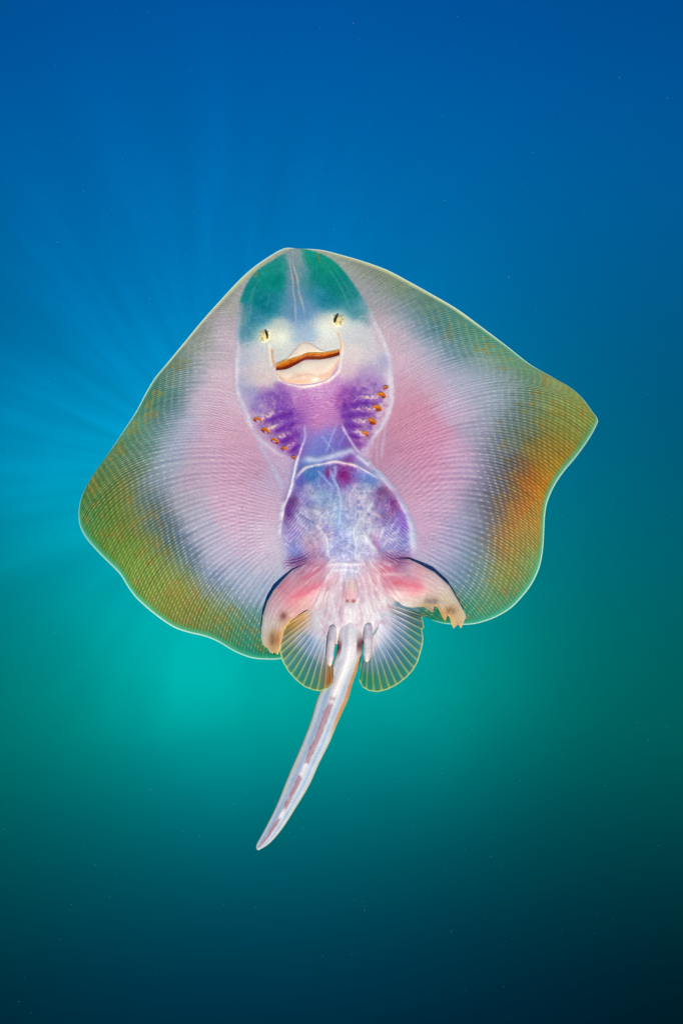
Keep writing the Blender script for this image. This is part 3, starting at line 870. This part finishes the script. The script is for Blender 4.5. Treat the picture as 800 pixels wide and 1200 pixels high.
    dots = dj * sstep(ray, -.1, .85) * sstep(SS, .34, .55) * sstep(epx, 5, 16) * np.interp(v, [0, .35, .5, 1], [.15, .4, 1, 1])[:, None]
    rust = sstep(SS, .50, .72)[..., None] * np.array([(236, 206, 128)]) + (1 - sstep(SS, .50, .72))[..., None] * np.array([(232, 224, 222)])
    lum = (.45 + .55 * vnoise(phi * 2 + 9, np.floor(jl) + .5))
    C = C * (1 - (dots * .85 * lum)[..., None]) + rust * (dots * .85 * lum)[..., None]
    # small red scratches and pores on the pink flesh
    por = sstep(vnoise(X / 2.1 + 60, Y / 3.0 + 9), .93, .985) * sstep(.45 - SS, 0, .15) * sstep(v[:, None], .5, .62)
    C = mixc(C, (176, 88, 96), por * .55 * sstep(fbm(X / 25, Y / 25, 2), .45, .6))
    # thin glassy margin
    fr = np.interp(v, [0, .12, .2, .44, .52, .62, .7, 1], [.3, .5, 1, 1, .35, 0, 0, 0])[:, None]
    C = mixc(C, (226, 222, 158), fr * sstep(6.5 - epx, 0, 4.0) * .75)
    mg = np.interp(v, [0, .45, .55, .68, .74, 1], [0, 0, .35, .4, 1, 1])[:, None]
    C = mixc(C, (70, 205, 165), mg * sstep(10 - epx, 0, 8) * .8)
    rim = sstep(2.2 - epx, 0, 1.3)
    C = mixc(C, (222, 255, 240), rim * .95)  # bright backlit edge highlight painted along the rim
    H = .11 * ray * strg * sstep(epx, 0, 10) + dots * .5 + .5 * wv
    C, H = lines_on_fin(X, Y, C, H)
    # blend the body's colour into the fin's across the root
    bl = sstep(lpx, 0, np.interp(v, [0, .2, .5, .9, 1], [3, 4, 4, 6, 8])[:, None])
    root_c = CB[:, -1:, :]
    C = root_c * (1 - bl[..., None]) + C * bl[..., None]
    H = HB[:, -1:] * (1 - bl) + H * bl
    C = C + ((vnoise(X / 1.25, Y / 1.25) - .5) * 15 * sstep(epx, 2, 6))[..., None]
    XX = np.concatenate([XB, X], 1)
    YY = np.concatenate([YB, Y], 1)
    CC = np.concatenate([CB, C], 1)
    HH = np.concatenate([HB, H], 1)
    ew = np.concatenate([np.ones_like(XB), sstep(epx, 0, 30)], 1)
    DD = D0(XX, YY) + HH
    u = np.concatenate([np.linspace(0, .35, NB)[None] + 0 * XB, .35 + .65 * SS], 1)
    thick = 1.6 + 46 * (1 - u) ** 2.2 * sstep(v[:, None], 0, .2) * sstep(1 - v[:, None], -.25, .25)
    thick = thick * np.concatenate([np.ones_like(XB), sstep(epx, -1, 12)], 1)
    thick[0] = 0
    thin = np.concatenate([np.zeros_like(XB), sstep(SS, .25, .8)], 1)
    rearv = np.interp(v, [0, .80, .91, 1], [0, 0, 1, 1])[:, None]
    clear = np.concatenate([np.zeros_like(XB), np.maximum(.30 * mg * sstep(12 - epx, 0, 12), .34 * rearv * sstep(52 - epx, 0, 40)) * (1 - .5 * np.clip(ray, 0, 1)) * (1 - rim)], 1)
    body.add(XX, YY, DD, CC, thin, clear, back=thick, bstep=(6, 8))


half_disc(-1)
half_disc(1)

# ---- pelvic fins: a fleshy leg-like front lobe over a thin fan on each side


def lobe(A, B, samples, n=150, m=60, lift=(0, 11.5), red=None, dark=None):
    a = resample(A, n)
    b = resample(B, n)
    w = np.linspace(0, 1, m)[None]
    t = np.linspace(0, 1, n)[:, None]
    X = a[:, 0:1] * (1 - w) + b[:, 0:1] * w
    Y = a[:, 1:2] * (1 - w) + b[:, 1:2] * w
    C = rbf(X + (fbm(X / 6, Y / 6, 3) - .5) * 6, Y, samples, 6.0)
    fib = np.sin(w * 44 + 5 * fbm(X / 14, Y / 14, 2)) * fbm(X / 5, Y / 5, 2)
    C = C + (fib * 7)[..., None] + ((fbm(w * 60 + 2 * fbm(X / 9, Y / 9, 2), t * 9, 3) - .5) * 34)[..., None] + ((fbm(X / 3, Y / 3, 3) - .5) * 16)[..., None]
    for (x, y, rx, ry, ro) in ((368, 689, 17, 6, -.42), (352, 697, 14, 5, -.5), (466, 683, 19, 6.5, .12), (486, 688, 12, 6, .25), (452, 668, 10, 5, -.3), (362, 674, 14, 4, -.45)):
        C = mixc(C, (218, 92, 122), .5 * blob(X, Y, x, y, rx, ry, ro) * (.5 + fbm(X / 4, Y / 4, 3)))
    if dark:
        for (x, y, rx, ry, c, k) in dark:
            C = mixc(C, c, k * blob(X, Y, x, y, rx, ry) * (.6 + .8 * fbm(X / 3, Y / 3, 3)))
    # edge of the lobe, pale on the outside, amber on the fringed side
    wa = np.hypot(b[:, 0] - a[:, 0], b[:, 1] - a[:, 1])[:, None]
    C = mixc(C, (244, 226, 206), sstep(2.4 - w * wa, 0, 2.2) * .7 * sstep(t, .15, .35))
    C = mixc(C, (236, 176, 72), sstep(2.6 - (1 - w) * wa, 0, 2.0) * .85 * sstep(t, .45, .6))
    C = mixc(C, (250, 224, 160), sstep(1.2 - (1 - w) * wa, 0, 1.0) * .8 * sstep(t, .45, .6))
    cb, _h = paint_body(X, Y)
    kb = 1 - sstep(t - .12 * w, .06, .34)
    kb = np.maximum(kb, sstep(w, .55, 1) * (1 - sstep(t, .2, .5)))[..., None]
    C = C * (1 - kb) + cb * kb
    lf = lift[0] + (lift[1] - lift[0]) * sstep(t, 0.05, .5)
    lf = lf * (1 - sstep(w, .3, 1) * (1 - sstep(t, .25, .55)))
    pro = np.sqrt(np.clip(1 - (2 * w - 1) ** 2, 0, 1))
    D = D0(X, Y) + lf + pro * 5.0 * sstep(1 - t, -.15, .4) * sstep(t, .04, .4) - 3.5 * (1 - sstep(t, 0, .10)) - 2.0 * sstep(w, .7, 1) * (1 - sstep(t, .2, .4)) + fib * .1
    th = pro * (4 + 3 * (1 - t)) + .6
    z = np.zeros_like(X)
    body.add(X, Y, D, C, z, z, back=th, bstep=(2, 3))


def fan(Bc, outl, samples, nrays, lift=(4, 8), clearmax=.55, n=420, m=90, edge=(236, 226, 120), tilt=0.0, amber=None, rays0=0.0, front=1.0):
    a = dense(Bc, n)
    o = resample(outl, n)
    w = np.linspace(0, 1, m)[None]
    t = np.linspace(0, 1, n)[:, None]
    X = a[:, 0:1] * (1 - w) + o[:, 0:1] * w
    Y = a[:, 1:2] * (1 - w) + o[:, 1:2] * w
    # slight outward bow of every ray
    C = rbf(X + (fbm(X / 5, Y / 5, 3) - .5) * 5, Y, samples, 6.5)
    L_ = np.hypot(o[:, 0] - a[:, 0], o[:, 1] - a[:, 1])[:, None]
    epx = (1 - w) * L_
    ph = t * nrays + rays0
    fr = ph - np.floor(ph)
    ray = np.exp(-((fr - .5) / .16) ** 2)
    fine = np.cos(2 * np.pi * ph * 3) * sstep(w, .2, .5) * sstep(1 - w, .1, .5)
    rs = sstep(w, .22, .5)
    C = C * (1 - (.13 * (1 - ray) * rs)[..., None] * np.array([1, .85, .6]))
    tip = sstep(w, .5, .85)[..., None]
    rc = np.array([(214, 222, 232)]) * (1 - tip) + np.array([(206, 208, 110)]) * tip
    C = C * (1 - (ray * rs * .62)[..., None]) + rc * (ray * rs * .62)[..., None]
    C = C + (fine * 9)[..., None]
    st = fbm(ph * 2.2, w * 3 + 0 * t, 3)
    C = C + ((st - .5) * 70 * sstep(w, .03, .2) * sstep(.75 - w, 0, .4))[..., None]
    cb, _h = paint_body(X, Y)
    kb = (1 - sstep(w + .1 * (st - .5), .06, .42))[..., None]
    C = C * (1 - kb) + (cb + ((st - .5) * 40)[..., None]) * kb
    if amber:
        for (x, y, rx, ry, c, k) in amber:
            C = mixc(C, c, k * blob(X, Y, x, y, rx, ry))
    C = mixc(C, edge, sstep(2.2 - epx, 0, 1.6) * .85)
    C = mixc(C, (190, 246, 214), sstep(1.1 - epx, 0, .9) * .6)
    lf = (lift[0] + (lift[1] - lift[0]) * w) * (front + (1 - front) * sstep(t, 0, .3)) - (1 - front) * 3 * (1 - sstep(t, 0, .2))
    D = D0(X, Y) + lf * sstep(w, .02, .7) + 1.1 * ray * rs * sstep(epx, 0, 8) + 2.0 * np.sin(t * 9) * w ** 2 + tilt * t * w - 4.5 * (1 - sstep(w, 0, .16))
    th = .8 + 5 * (1 - w) ** 1.5
    clear = clearmax * sstep(w, .45, .95) * (1 - .72 * ray) * sstep(epx, .5, 3)
    thin = sstep(w, .3, .8)
    body.add(X, Y, D, C, thin, clear, back=th, bstep=(4, 4))


# left fan (drawn first, lies under the lobe's tip)
fan([(366, 712), (372, 716), (379, 724), (384, 736), (387, 752)],
    resample(np.array([(334, 730), (332, 734), (334.5, 737), (328, 743), (330, 747), (327, 753), (328.5, 758), (327.6, 763), (331, 775), (338, 787), (347, 797), (357, 805), (366.6, 808.6), (375, 810), (385, 806.5), (389.5, 801.5), (390.8, 796), (390.5, 785), (389, 772)], float), 420),
    FANL + _mid, 17, lift=(5, 11), clearmax=.5, amber=[(352, 722, 10, 7, (226, 160, 76), .6), (386, 797, 6, 14, (212, 130, 66), .8), (345, 733, 12, 5, (220, 168, 90), .4)])
fan([(452, 702), (446, 708), (440, 718), (436, 732), (432, 748), (430, 758)],
    resample(np.array([(495.6, 711), (498, 716), (500.6, 721.5), (494, 723), (495.5, 729), (496.5, 735.6), (494, 737.5), (495.6, 747.5), (495, 755), (492.5, 765), (489, 776), (484, 785), (476, 794), (465.5, 802), (454, 808), (442, 811), (432, 809.5), (425, 805.5), (420.5, 797), (422, 788), (423, 778)], float), 420),
    FANR + _mid, 19, lift=(5, 13), clearmax=.5, front=0.0)

lobe(np.array([(372, 657.5), (357, 660.5), (342.5, 668), (332.6, 678), (321, 691), (313, 705), (308, 721), (306, 738), (306, 749), (308.5, 756), (314, 760.5), (316, 764), (318.4, 765.5)], float),
     np.array([(393, 688), (378, 700), (364, 711), (350, 720), (340, 728), (333.5, 737), (331, 748), (329, 757), (327.5, 762), (325.5, 767.5), (323.5, 764), (321.5, 763.2), (319.8, 765.6)], float),
     LOBL + _mid, dark=[(332, 722, 4, 5, (120, 62, 60), .75), (319, 750, 4, 8, (124, 82, 50), .7), (326, 752, 3, 7, (150, 80, 26), .5)])
lobe(np.array([(446, 659), (462, 654.5), (479, 655), (492.5, 661.5), (509, 670.5), (526, 685.7), (536, 702.6), (545, 719.4), (545.5, 724), (543, 728.5), (541.5, 733), (540, 736)], float),
     np.array([(432, 694), (452, 705), (470, 711), (484, 712), (495.6, 710.8), (500, 714), (507, 718), (507.2, 713), (508, 709.8), (512, 711), (518, 723), (521.2, 728), (522, 722), (522.6, 718), (526, 723), (529, 732), (531.2, 736.5), (532.8, 732), (534.6, 730), (537.5, 732.5), (539, 735.5)], float),
     LOBR + _mid, n=260, dark=[(528, 716, 7, 5, (120, 80, 40), .6), (505, 705, 10, 3, (110, 96, 100), .6), (520, 722, 3, 6, (214, 140, 50), .5), (497, 709, 6, 2, (214, 160, 70), .5)])

# ---- tail
TL = dense([(401, 692), (399, 715), (397, 740), (394, 765), (386, 790), (373, 815), (364.6, 843), (352.5, 874.6), (339, 906), (323.5, 944.7), (309, 973.7), (301, 989), (300.5, 995)], 330)
TR = dense([(418, 692), (421, 715), (424, 740), (425, 757), (422, 775), (413, 801), (407.5, 820), (396, 845.6), (386, 870), (374, 894), (362, 920.5), (347.6, 944.7), (330.7, 971), (316, 988), (303, 996.5)], 330)
nT, mT = 330, 60
w = np.linspace(-1, 1, mT)[None]
t = np.linspace(0, 1, nT)[:, None]
X = TL[:, 0:1] * (.5 - w / 2) + TR[:, 0:1] * (.5 + w / 2)
Y = TL[:, 1:2] * (.5 - w / 2) + TR[:, 1:2] * (.5 + w / 2)
C = np.zeros(X.shape + (3,)) + np.array((198, 212, 228.))
C = mixc(C, (214, 218, 230), (1 - t) * .6 + 0 * w)
C = mixc(C, (240, 230, 236), (1 - sstep(t, .10, .30)) + 0 * w)
nz = fbm(t * 46 + 0 * w, w * 2 + 0 * t, 3)
C = mixc(C, (130, 160, 205), .55 * np.exp(-((np.abs(w) - .52) / .13) ** 2) * sstep(t, .2, .4))
C = mixc(C, (160, 178, 214), .5 * np.exp(-((w + .35) / .1) ** 2))
rdg = np.exp(-((w + .05 - .22 * (1 - sstep(t, 0, .3))) / np.interp(t, [0, .2, .36, .42, 1], [.60, .44, .34, .24, .2])) ** 4)
C = mixc(C, (246, 240, 246), rdg * (1 - sstep(t, .36, .43)) * .95)
wob = (fbm(t * 60 + 0 * w, 0 * t + w * 3, 3) - .5)
core = np.exp(-((w + .02 + .22 * wob) / (.22 + .10 * wob)) ** 4)
t_ = t; t = t + .016 * wob
seg = sstep(t, .405, .425) * (1 - sstep(t, .635, .65)) + sstep(t, .69, .70) * (1 - sstep(t, .815, .83)) + sstep(t, .85, .87) * (1 - sstep(t, .985, 1))
t = t_
C = mixc(C, (232, 224, 232), core * sstep(t, .38, .42) * .7)
C = mixc(C, (160, 122, 140), core * np.clip(seg, 0, 1) * (.55 + .6 * nz))
C = mixc(C, (160, 120, 130), core * np.exp(-((t - .395) / .008) ** 2) * .6)
C = mixc(C, (222, 214, 160), .75 * sstep(np.abs(w), .84, .95) * sstep(t, .28, .4))
C = mixc(C, (206, 190, 130), .45 * np.exp(-((w + .72) / .1) ** 2) * sstep(nz, .45, .6) * sstep(t, .3, .4))
C = mixc(C, (214, 130, 60), .75 * np.exp(-((w - .86) / .16) ** 2) * sstep(t, .2, .26) * (1 - sstep(t, .44, .55)))
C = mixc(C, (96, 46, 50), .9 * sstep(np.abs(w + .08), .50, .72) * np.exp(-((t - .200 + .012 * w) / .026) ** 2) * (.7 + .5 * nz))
C = mixc(C, (228, 244, 196), .7 * sstep(np.abs(w), .95, .995) * sstep(t, .25, .4))
C = C + ((nz - .5) * 20)[..., None]
hw = np.hypot(TR[:, 0] - TL[:, 0], TR[:, 1] - TL[:, 1])[:, None] / 2
prof = np.sqrt(np.clip(1 - w ** 2, 0, 1))
dbase = np.interp(t, [0, .2, .35, .6, 1], [31, 31, 24, 8, -22])
D = dbase + hw * (.42 * prof + .16 * np.exp(-((w + .05) / .3) ** 2)) - 15 * (1 - sstep(t, 0, .22))
th = hw * prof * 1.0 + .2
z = np.zeros_like(X)
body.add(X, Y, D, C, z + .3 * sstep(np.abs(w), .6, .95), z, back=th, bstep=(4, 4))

body_o = body.build('body', SKIN, root)

# ------------------------------------------------------------------ mouth, nostrils, gill slits, claspers


def strip(name, top, bot, colour, off, bulge, parent, n=70, m=16, mat=None, back=1.5, prof=None, edge=0.0):
    a = dense(top, n)
    b = dense(bot, n)
    w = np.linspace(0, 1, m)[None]
    t = np.linspace(0, 1, n)[:, None]
    X = a[:, 0:1] * (1 - w) + b[:, 0:1] * w
    Y = a[:, 1:2] * (1 - w) + b[:, 1:2] * w
    C = colour(X, Y, t + 0 * w, w + 0 * t)
    endt = np.sqrt(np.clip(1 - (2 * t - 1) ** 2, 0, 1))
    pr = np.sin(np.pi * w) if prof is None else prof(w)
    D = D0(X, Y) + H_AT(X, Y) + off + bulge * pr * (.3 + .7 * endt) - edge * (1 - np.sin(np.pi * w)) ** 3
    sh = Shells()
    z = np.zeros_like(X)
    sh.add(X, Y, D, C, z, z, back=z + back)
    return sh.build(name, mat or GLOSS, parent)


def H_AT(X, Y):
    return 3.0 * blob(X, Y, 329, 391, 13, 12) + 3.0 * blob(X, Y, 382, 379, 12, 12) + 2.5 * blob(X, Y, 360, 432, 46, 24, -.2)


def col_slit(X, Y, t, w):
    C = np.zeros(X.shape + (3,)) + np.array((150, 52, 6.))
    C = mixc(C, (96, 28, 6), sstep(w, .3, .9))
    return mixc(C, (186, 96, 20), blob(X, Y, 360, 420, 40, 3) * .3)


def col_teeth(X, Y, t, w):
    n = fbm(X / 2.2, Y / 2.2, 3)
    w = w + (n - .5) * .45
    C = np.zeros(X.shape + (3,)) + np.array((232, 142, 36.))
    C = mixc(C, (248, 206, 150), sstep(.42 - w, 0, .40) * .95)
    C = mixc(C, (206, 96, 8), sstep(w, .45, .75))
    C = mixc(C, (150, 56, 4), sstep(w, .74, .98))
    C = mixc(C, (232, 186, 150), (sstep(.10 - t, 0, .10) + .8 * sstep(t - .84, 0, .16)) * .7 * sstep(.9 - w, 0, .4))
    return mixc(C, (170, 80, 8), sstep(n, .62, .8) * .5)


def col_lower(X, Y, t, w):
    C = np.zeros(X.shape + (3,)) + np.array((250, 226, 208.))
    C = mixc(C, (250, 240, 222), .8 * blob(X, Y, 352, 431, 22, 5, -.25) + .5 * blob(X, Y, 385, 428, 10, 6))
    C = mixc(C, (244, 188, 158), .7 * sstep(w, .60, .86))
    C = mixc(C, (255, 244, 232), .85 * sstep(w, .90, 1))
    C = mixc(C, (232, 190, 175), .5 * blob(X, Y, 360, 440, 20, 3, .1))
    n = fbm(X / 5, Y / 5, 3)
    d, _ = pdist(X, Y, [(340, 444), (352, 440), (362, 438), (372, 442), (384, 437)], 6)
    C = mixc(C, (220, 180, 160), .6 * np.exp(-(d / 1.2) ** 2))
    return C + ((n - .5) * 20)[..., None]


def col_upper(X, Y, t, w):
    C = np.zeros(X.shape + (3,)) + np.array((246, 232, 216.))
    C = mixc(C, (246, 206, 176), sstep(.30 - w, 0, .2) * .8)
    C = mixc(C, (255, 244, 230), sstep(.12 - w, 0, .1))
    C = mixc(C, (240, 205, 160), sstep(w, .7, 1) * .6)
    return C + ((fbm(X / 4, Y / 4, 3) - .5) * 16)[..., None]


mouth = strip('mouth', [(323, 430), (336, 426), (348, 420), (360, 415), (373, 415), (387, 413), (398, 410)],
              [(323.5, 434.5), (336, 432.6), (348, 427), (359, 422), (372, 422), (387, 419.6), (398, 416)], col_slit, .35, .2, root, edge=.4)
strip('tooth_band', [(322.5, 426), (331, 421.5), (340, 419), (350, 416.5), (360, 412.8), (370, 412), (379, 412), (389, 410.5), (397.5, 409)],
      [(323.2, 431.5), (332, 430.5), (341, 426.5), (350, 422.4), (359, 418.2), (370, 418.2), (379, 418), (389, 415.6), (398, 413.2)], col_teeth, .75, .5, mouth, edge=.9)
strip('upper_lip', [(335, 421), (341, 414), (347, 406.5), (352, 401.6), (357, 400), (363, 401.6), (370, 405.5), (376, 409.5), (381, 411.5)],
      [(336, 422), (342, 419.6), (350, 417.4), (360, 413.6), (368, 413), (375, 413), (381, 412.6)], col_upper, .45, .7, mouth, edge=.7)
strip('lower_lip', [(323.5, 433.5), (336, 432), (348, 426.5), (359, 421.6), (372, 421.8), (387, 419.4), (398, 416)],
      [(322.8, 436.5), (328, 444.5), (337, 449.3), (352, 451), (368, 449.6), (386, 443), (399, 419)], col_lower, .45, 1.3, mouth, m=30, edge=.7)


def nostril(cx, cy, r, ang):
    """folded cream rosette with a dark opening on its inner side"""
    na, nr = 72, 18
    a = np.linspace(0, 2 * np.pi, na)[:, None]
    q = np.linspace(0.02, 1, nr)[None]
    pet = .5 + .5 * np.cos(a * 6 + 1.1 + 3.5 * q) * np.cos(a * 2.5 + 4 * q)
    rr = r * q * (1 + .07 * np.cos(a * 3 + 1.1) + .06 * np.sin(a * 7) + .05 * np.cos(a * 11 + 2))
    X = cx + rr * np.cos(a)
    Y = cy + rr * np.sin(a) * 1.12
    C = np.zeros(X.shape + (3,)) + np.array((255, 250, 214.))
    C = mixc(C, (214, 194, 116), (1 - pet) * sstep(q, .15, .4) * sstep(1.05 - q, 0, .35) * .8)
    C = mixc(C, (160, 130, 66), sstep(fbm(X / 1.8, Y / 1.8, 2), .58, .72) * .6 * sstep(1 - q, .1, .4))
    C = mixc(C, (252, 250, 228), sstep(q + 0 * a, .72, 1) * .9)
    D = D0(X, Y) + H_AT(X, Y) - .6 + 4.0 * np.sqrt(np.clip(1 - q ** 2, 0, 1)) * (.65 + .5 * pet)
    sh = Shells()
    z = np.zeros_like(X)
    sh.add(X, Y, D, C, z, z)
    o = sh.build('nostril', GLOSS, root)
    # opening: a dark crescent
    n, m = 24, 8
    t = np.linspace(-1, 1, n)[:, None]
    w = np.linspace(-1, 1, m)[None]
    ox, oy = math.cos(ang), math.sin(ang)
    wid = 1.35 * np.sqrt(np.clip(1 - t ** 2, 0, 1)) * (1 - .35 * t)
    cxx = cx + ox * (r * .52 - .9 * t ** 2)
    cyy = cy + oy * r * .52
    X = cxx + ox * w * wid - oy * t * r * .82
    Y = cyy + oy * w * wid + ox * t * r * .82
    C = np.zeros(X.shape + (3,)) + np.array((58, 48, 22.))
    C = mixc(C, (120, 100, 46), sstep(np.abs(w) + 0 * t, .6, 1) * .8)
    D = D0(X, Y) + H_AT(X, Y) + 4.4 - 1.0 * (1 - w ** 2) * np.sqrt(np.clip(1 - t ** 2, 0, 1))
    sh = Shells()
    z = np.zeros_like(X)
    sh.add(X, Y, D, C, z, z, back=z + 1.5)
    sh.build('nostril_opening', GLOSS, o)


nostril(309.5, 393.5, 6.8, -.25)
nostril(396.5, 375.0, 7.0, math.pi + .45)


def gill_slit(cx, cy, r, ang, k=1.0):
    n, m = 34, 14
    t = np.linspace(0, 1, n)[:, None]
    w = np.linspace(0, 1, m)[None]
    th = math.pi * (1.0 + t)                  # over the top from one corner to the other
    ex, ey = r * np.cos(th), r * 1.05 * np.sin(th)
    bx, by = r * .92 * np.cos(th), r * .12 * np.sin(th) + r * .42 * np.sin(math.pi * t)
    lx = bx * (1 - w) + ex * w
    ly = by * (1 - w) + ey * w
    c, s = math.cos(ang), math.sin(ang)
    X = cx + lx * c - ly * s
    Y = cy + lx * s + ly * c
    C = np.zeros(X.shape + (3,)) + np.array((140, 58, 16.))
    C = mixc(C, (214, 108, 20), sstep(w + 0 * t, .30, .58))
    C = mixc(C, (250, 178, 70), sstep(w + 0 * t, .66, .88))
    C = mixc(C, (250, 222, 170), sstep(w + 0 * t, .92, 1.0) * .6)
    C = mixc(C, (170, 110, 120), np.zeros_like(X) + (1 - k))
    C = C + ((vnoise(X / 1.2, Y / 1.2) - .5) * 40)[..., None]
    D = D0(X, Y) + .3 + 1.7 * sstep(w, .2, .72) * np.sin(math.pi * np.clip(t, .03, .97)) - 2.4 * sstep(w, .80, 1.0)
    sh = Shells()
    z = np.zeros_like(X)
    sh.add(X, Y, D, C, z, z, back=z + 1.2)
    sh.build('gill_slit', GLOSS, root)


for (x, y, r, a, k) in [(301.5, 493.5, 4.8, .35, 1), (310.5, 506, 4.9, .40, 1), (321.5, 518, 4.7, .45, 1), (333, 527.5, 4.3, .4, .95), (343.5, 537, 3.0, .5, .55),
                        (446, 465, 5.4, .1, 1), (441, 480, 5.4, .12, 1), (434.5, 495.5, 5.4, .3, 1), (426.8, 510, 4.9, .2, 1), (452, 455, 3.4, -.5, .45)]:
    gill_slit(x, y, r * 1.14, a, k)


def clasper(pts, rad):
    p = dense(pts, 40)
    tg = np.gradient(p, axis=0)
    tg /= np.hypot(tg[:, 0], tg[:, 1])[:, None]
    nr = np.c_[-tg[:, 1], tg[:, 0]]
    t = np.linspace(0, 1, 40)[:, None]
    a = np.linspace(0, 2 * np.pi, 25)[None]
    r = np.interp(t, [0, .3, .8, .95, 1], rad)
    X = p[:, 0:1] + nr[:, 0:1] * r * np.cos(a)
    Y = p[:, 1:2] + nr[:, 1:2] * r * np.cos(a)
    D = D0(X, Y) + np.interp(t, [0, .12, .45, 1], [-8, -1, 7, 10]) + r * .9 * np.sin(a)
    C = np.zeros(X.shape + (3,)) + np.array((236, 224, 230.))
    C = mixc(C, (220, 210, 222), sstep(t, .2, .6) * .6 + 0 * a)
    C = mixc(C, (240, 190, 120), sstep(np.abs(np.cos(a)), .8, 1) * sstep(t, .35, .6) * .75)
    C = mixc(C, (244, 226, 206), sstep(t, .85, 1) + 0 * a)
    C = C + ((fbm(X / 2.5, Y / 2.5, 3) - .5) * 26)[..., None]
    cb, _h = paint_body(X, Y)
    kb = (1 - sstep(t, .15, .55))[..., None]
    C = C * (1 - kb) + cb * kb
    sh = Shells()
    z = np.zeros_like(X)
    V = place(X, Y, D).reshape(-1, 3)
    sh.V.append(V)
    sh.F.append(grid_faces(40, 25, True, 0))
    sh.C.append(tolin(C).reshape(-1, 3))
    sh.T.append(z.ravel())
    sh.A.append(z.ravel())
    sh.build('clasper', GLOSS, root)


clasper([(390, 728), (389.3, 742), (388, 754), (386.6, 766), (386.2, 781)], [4.2, 5.0, 4.5, 2.7, .3])
clasper([(431, 726), (431.2, 738), (431, 750), (430.8, 761), (429.5, 776)], [4.2, 5.2, 4.9, 3.0, .3])

# ------------------------------------------------------------------ fine particles drifting in the water
random.seed(4)
pm = bpy.data.materials.new('marine_particle')
pm.use_nodes = True
pb = pm.node_tree.nodes['Principled BSDF']
pb.inputs['Base Color'].default_value = (.20, .34, .34, 1)
pb.inputs['Roughness'].default_value = .8
V, F = [], []
for i in range(340):
    d = random.uniform(.9, 2.6)
    px, py = random.uniform(-60, 860), random.uniform(-60, 1260)
    c = pixdir(px, py) * d + Vector(cam.location)
    r = random.uniform(.00018, .00045) * (.6 + .4 * d)
    q = len(V)
    for ax_ in ((1, 0, 0), (-1, 0, 0), (0, 1, 0), (0, -1, 0), (0, 0, 1), (0, 0, -1)):
        k = r * random.uniform(.5, 1.2)
        V.append((c.x + ax_[0] * k, c.y + ax_[1] * k, c.z + ax_[2] * k))
    for f in ((0, 2, 4), (2, 1, 4), (1, 3, 4), (3, 0, 4), (2, 0, 5), (1, 2, 5), (3, 1, 5), (0, 3, 5)):
        F.append(tuple(q + j for j in f))
me = bpy.data.meshes.new('drifting_particles')
me.from_pydata(V, [], F)
me.materials.append(pm)
po = bpy.data.objects.new('drifting_particles', me)
po['kind'] = 'stuff'
po['label'] = 'fine pale specks drifting in the blue green water around the skate'
po['category'] = 'particles'
col.objects.link(po)
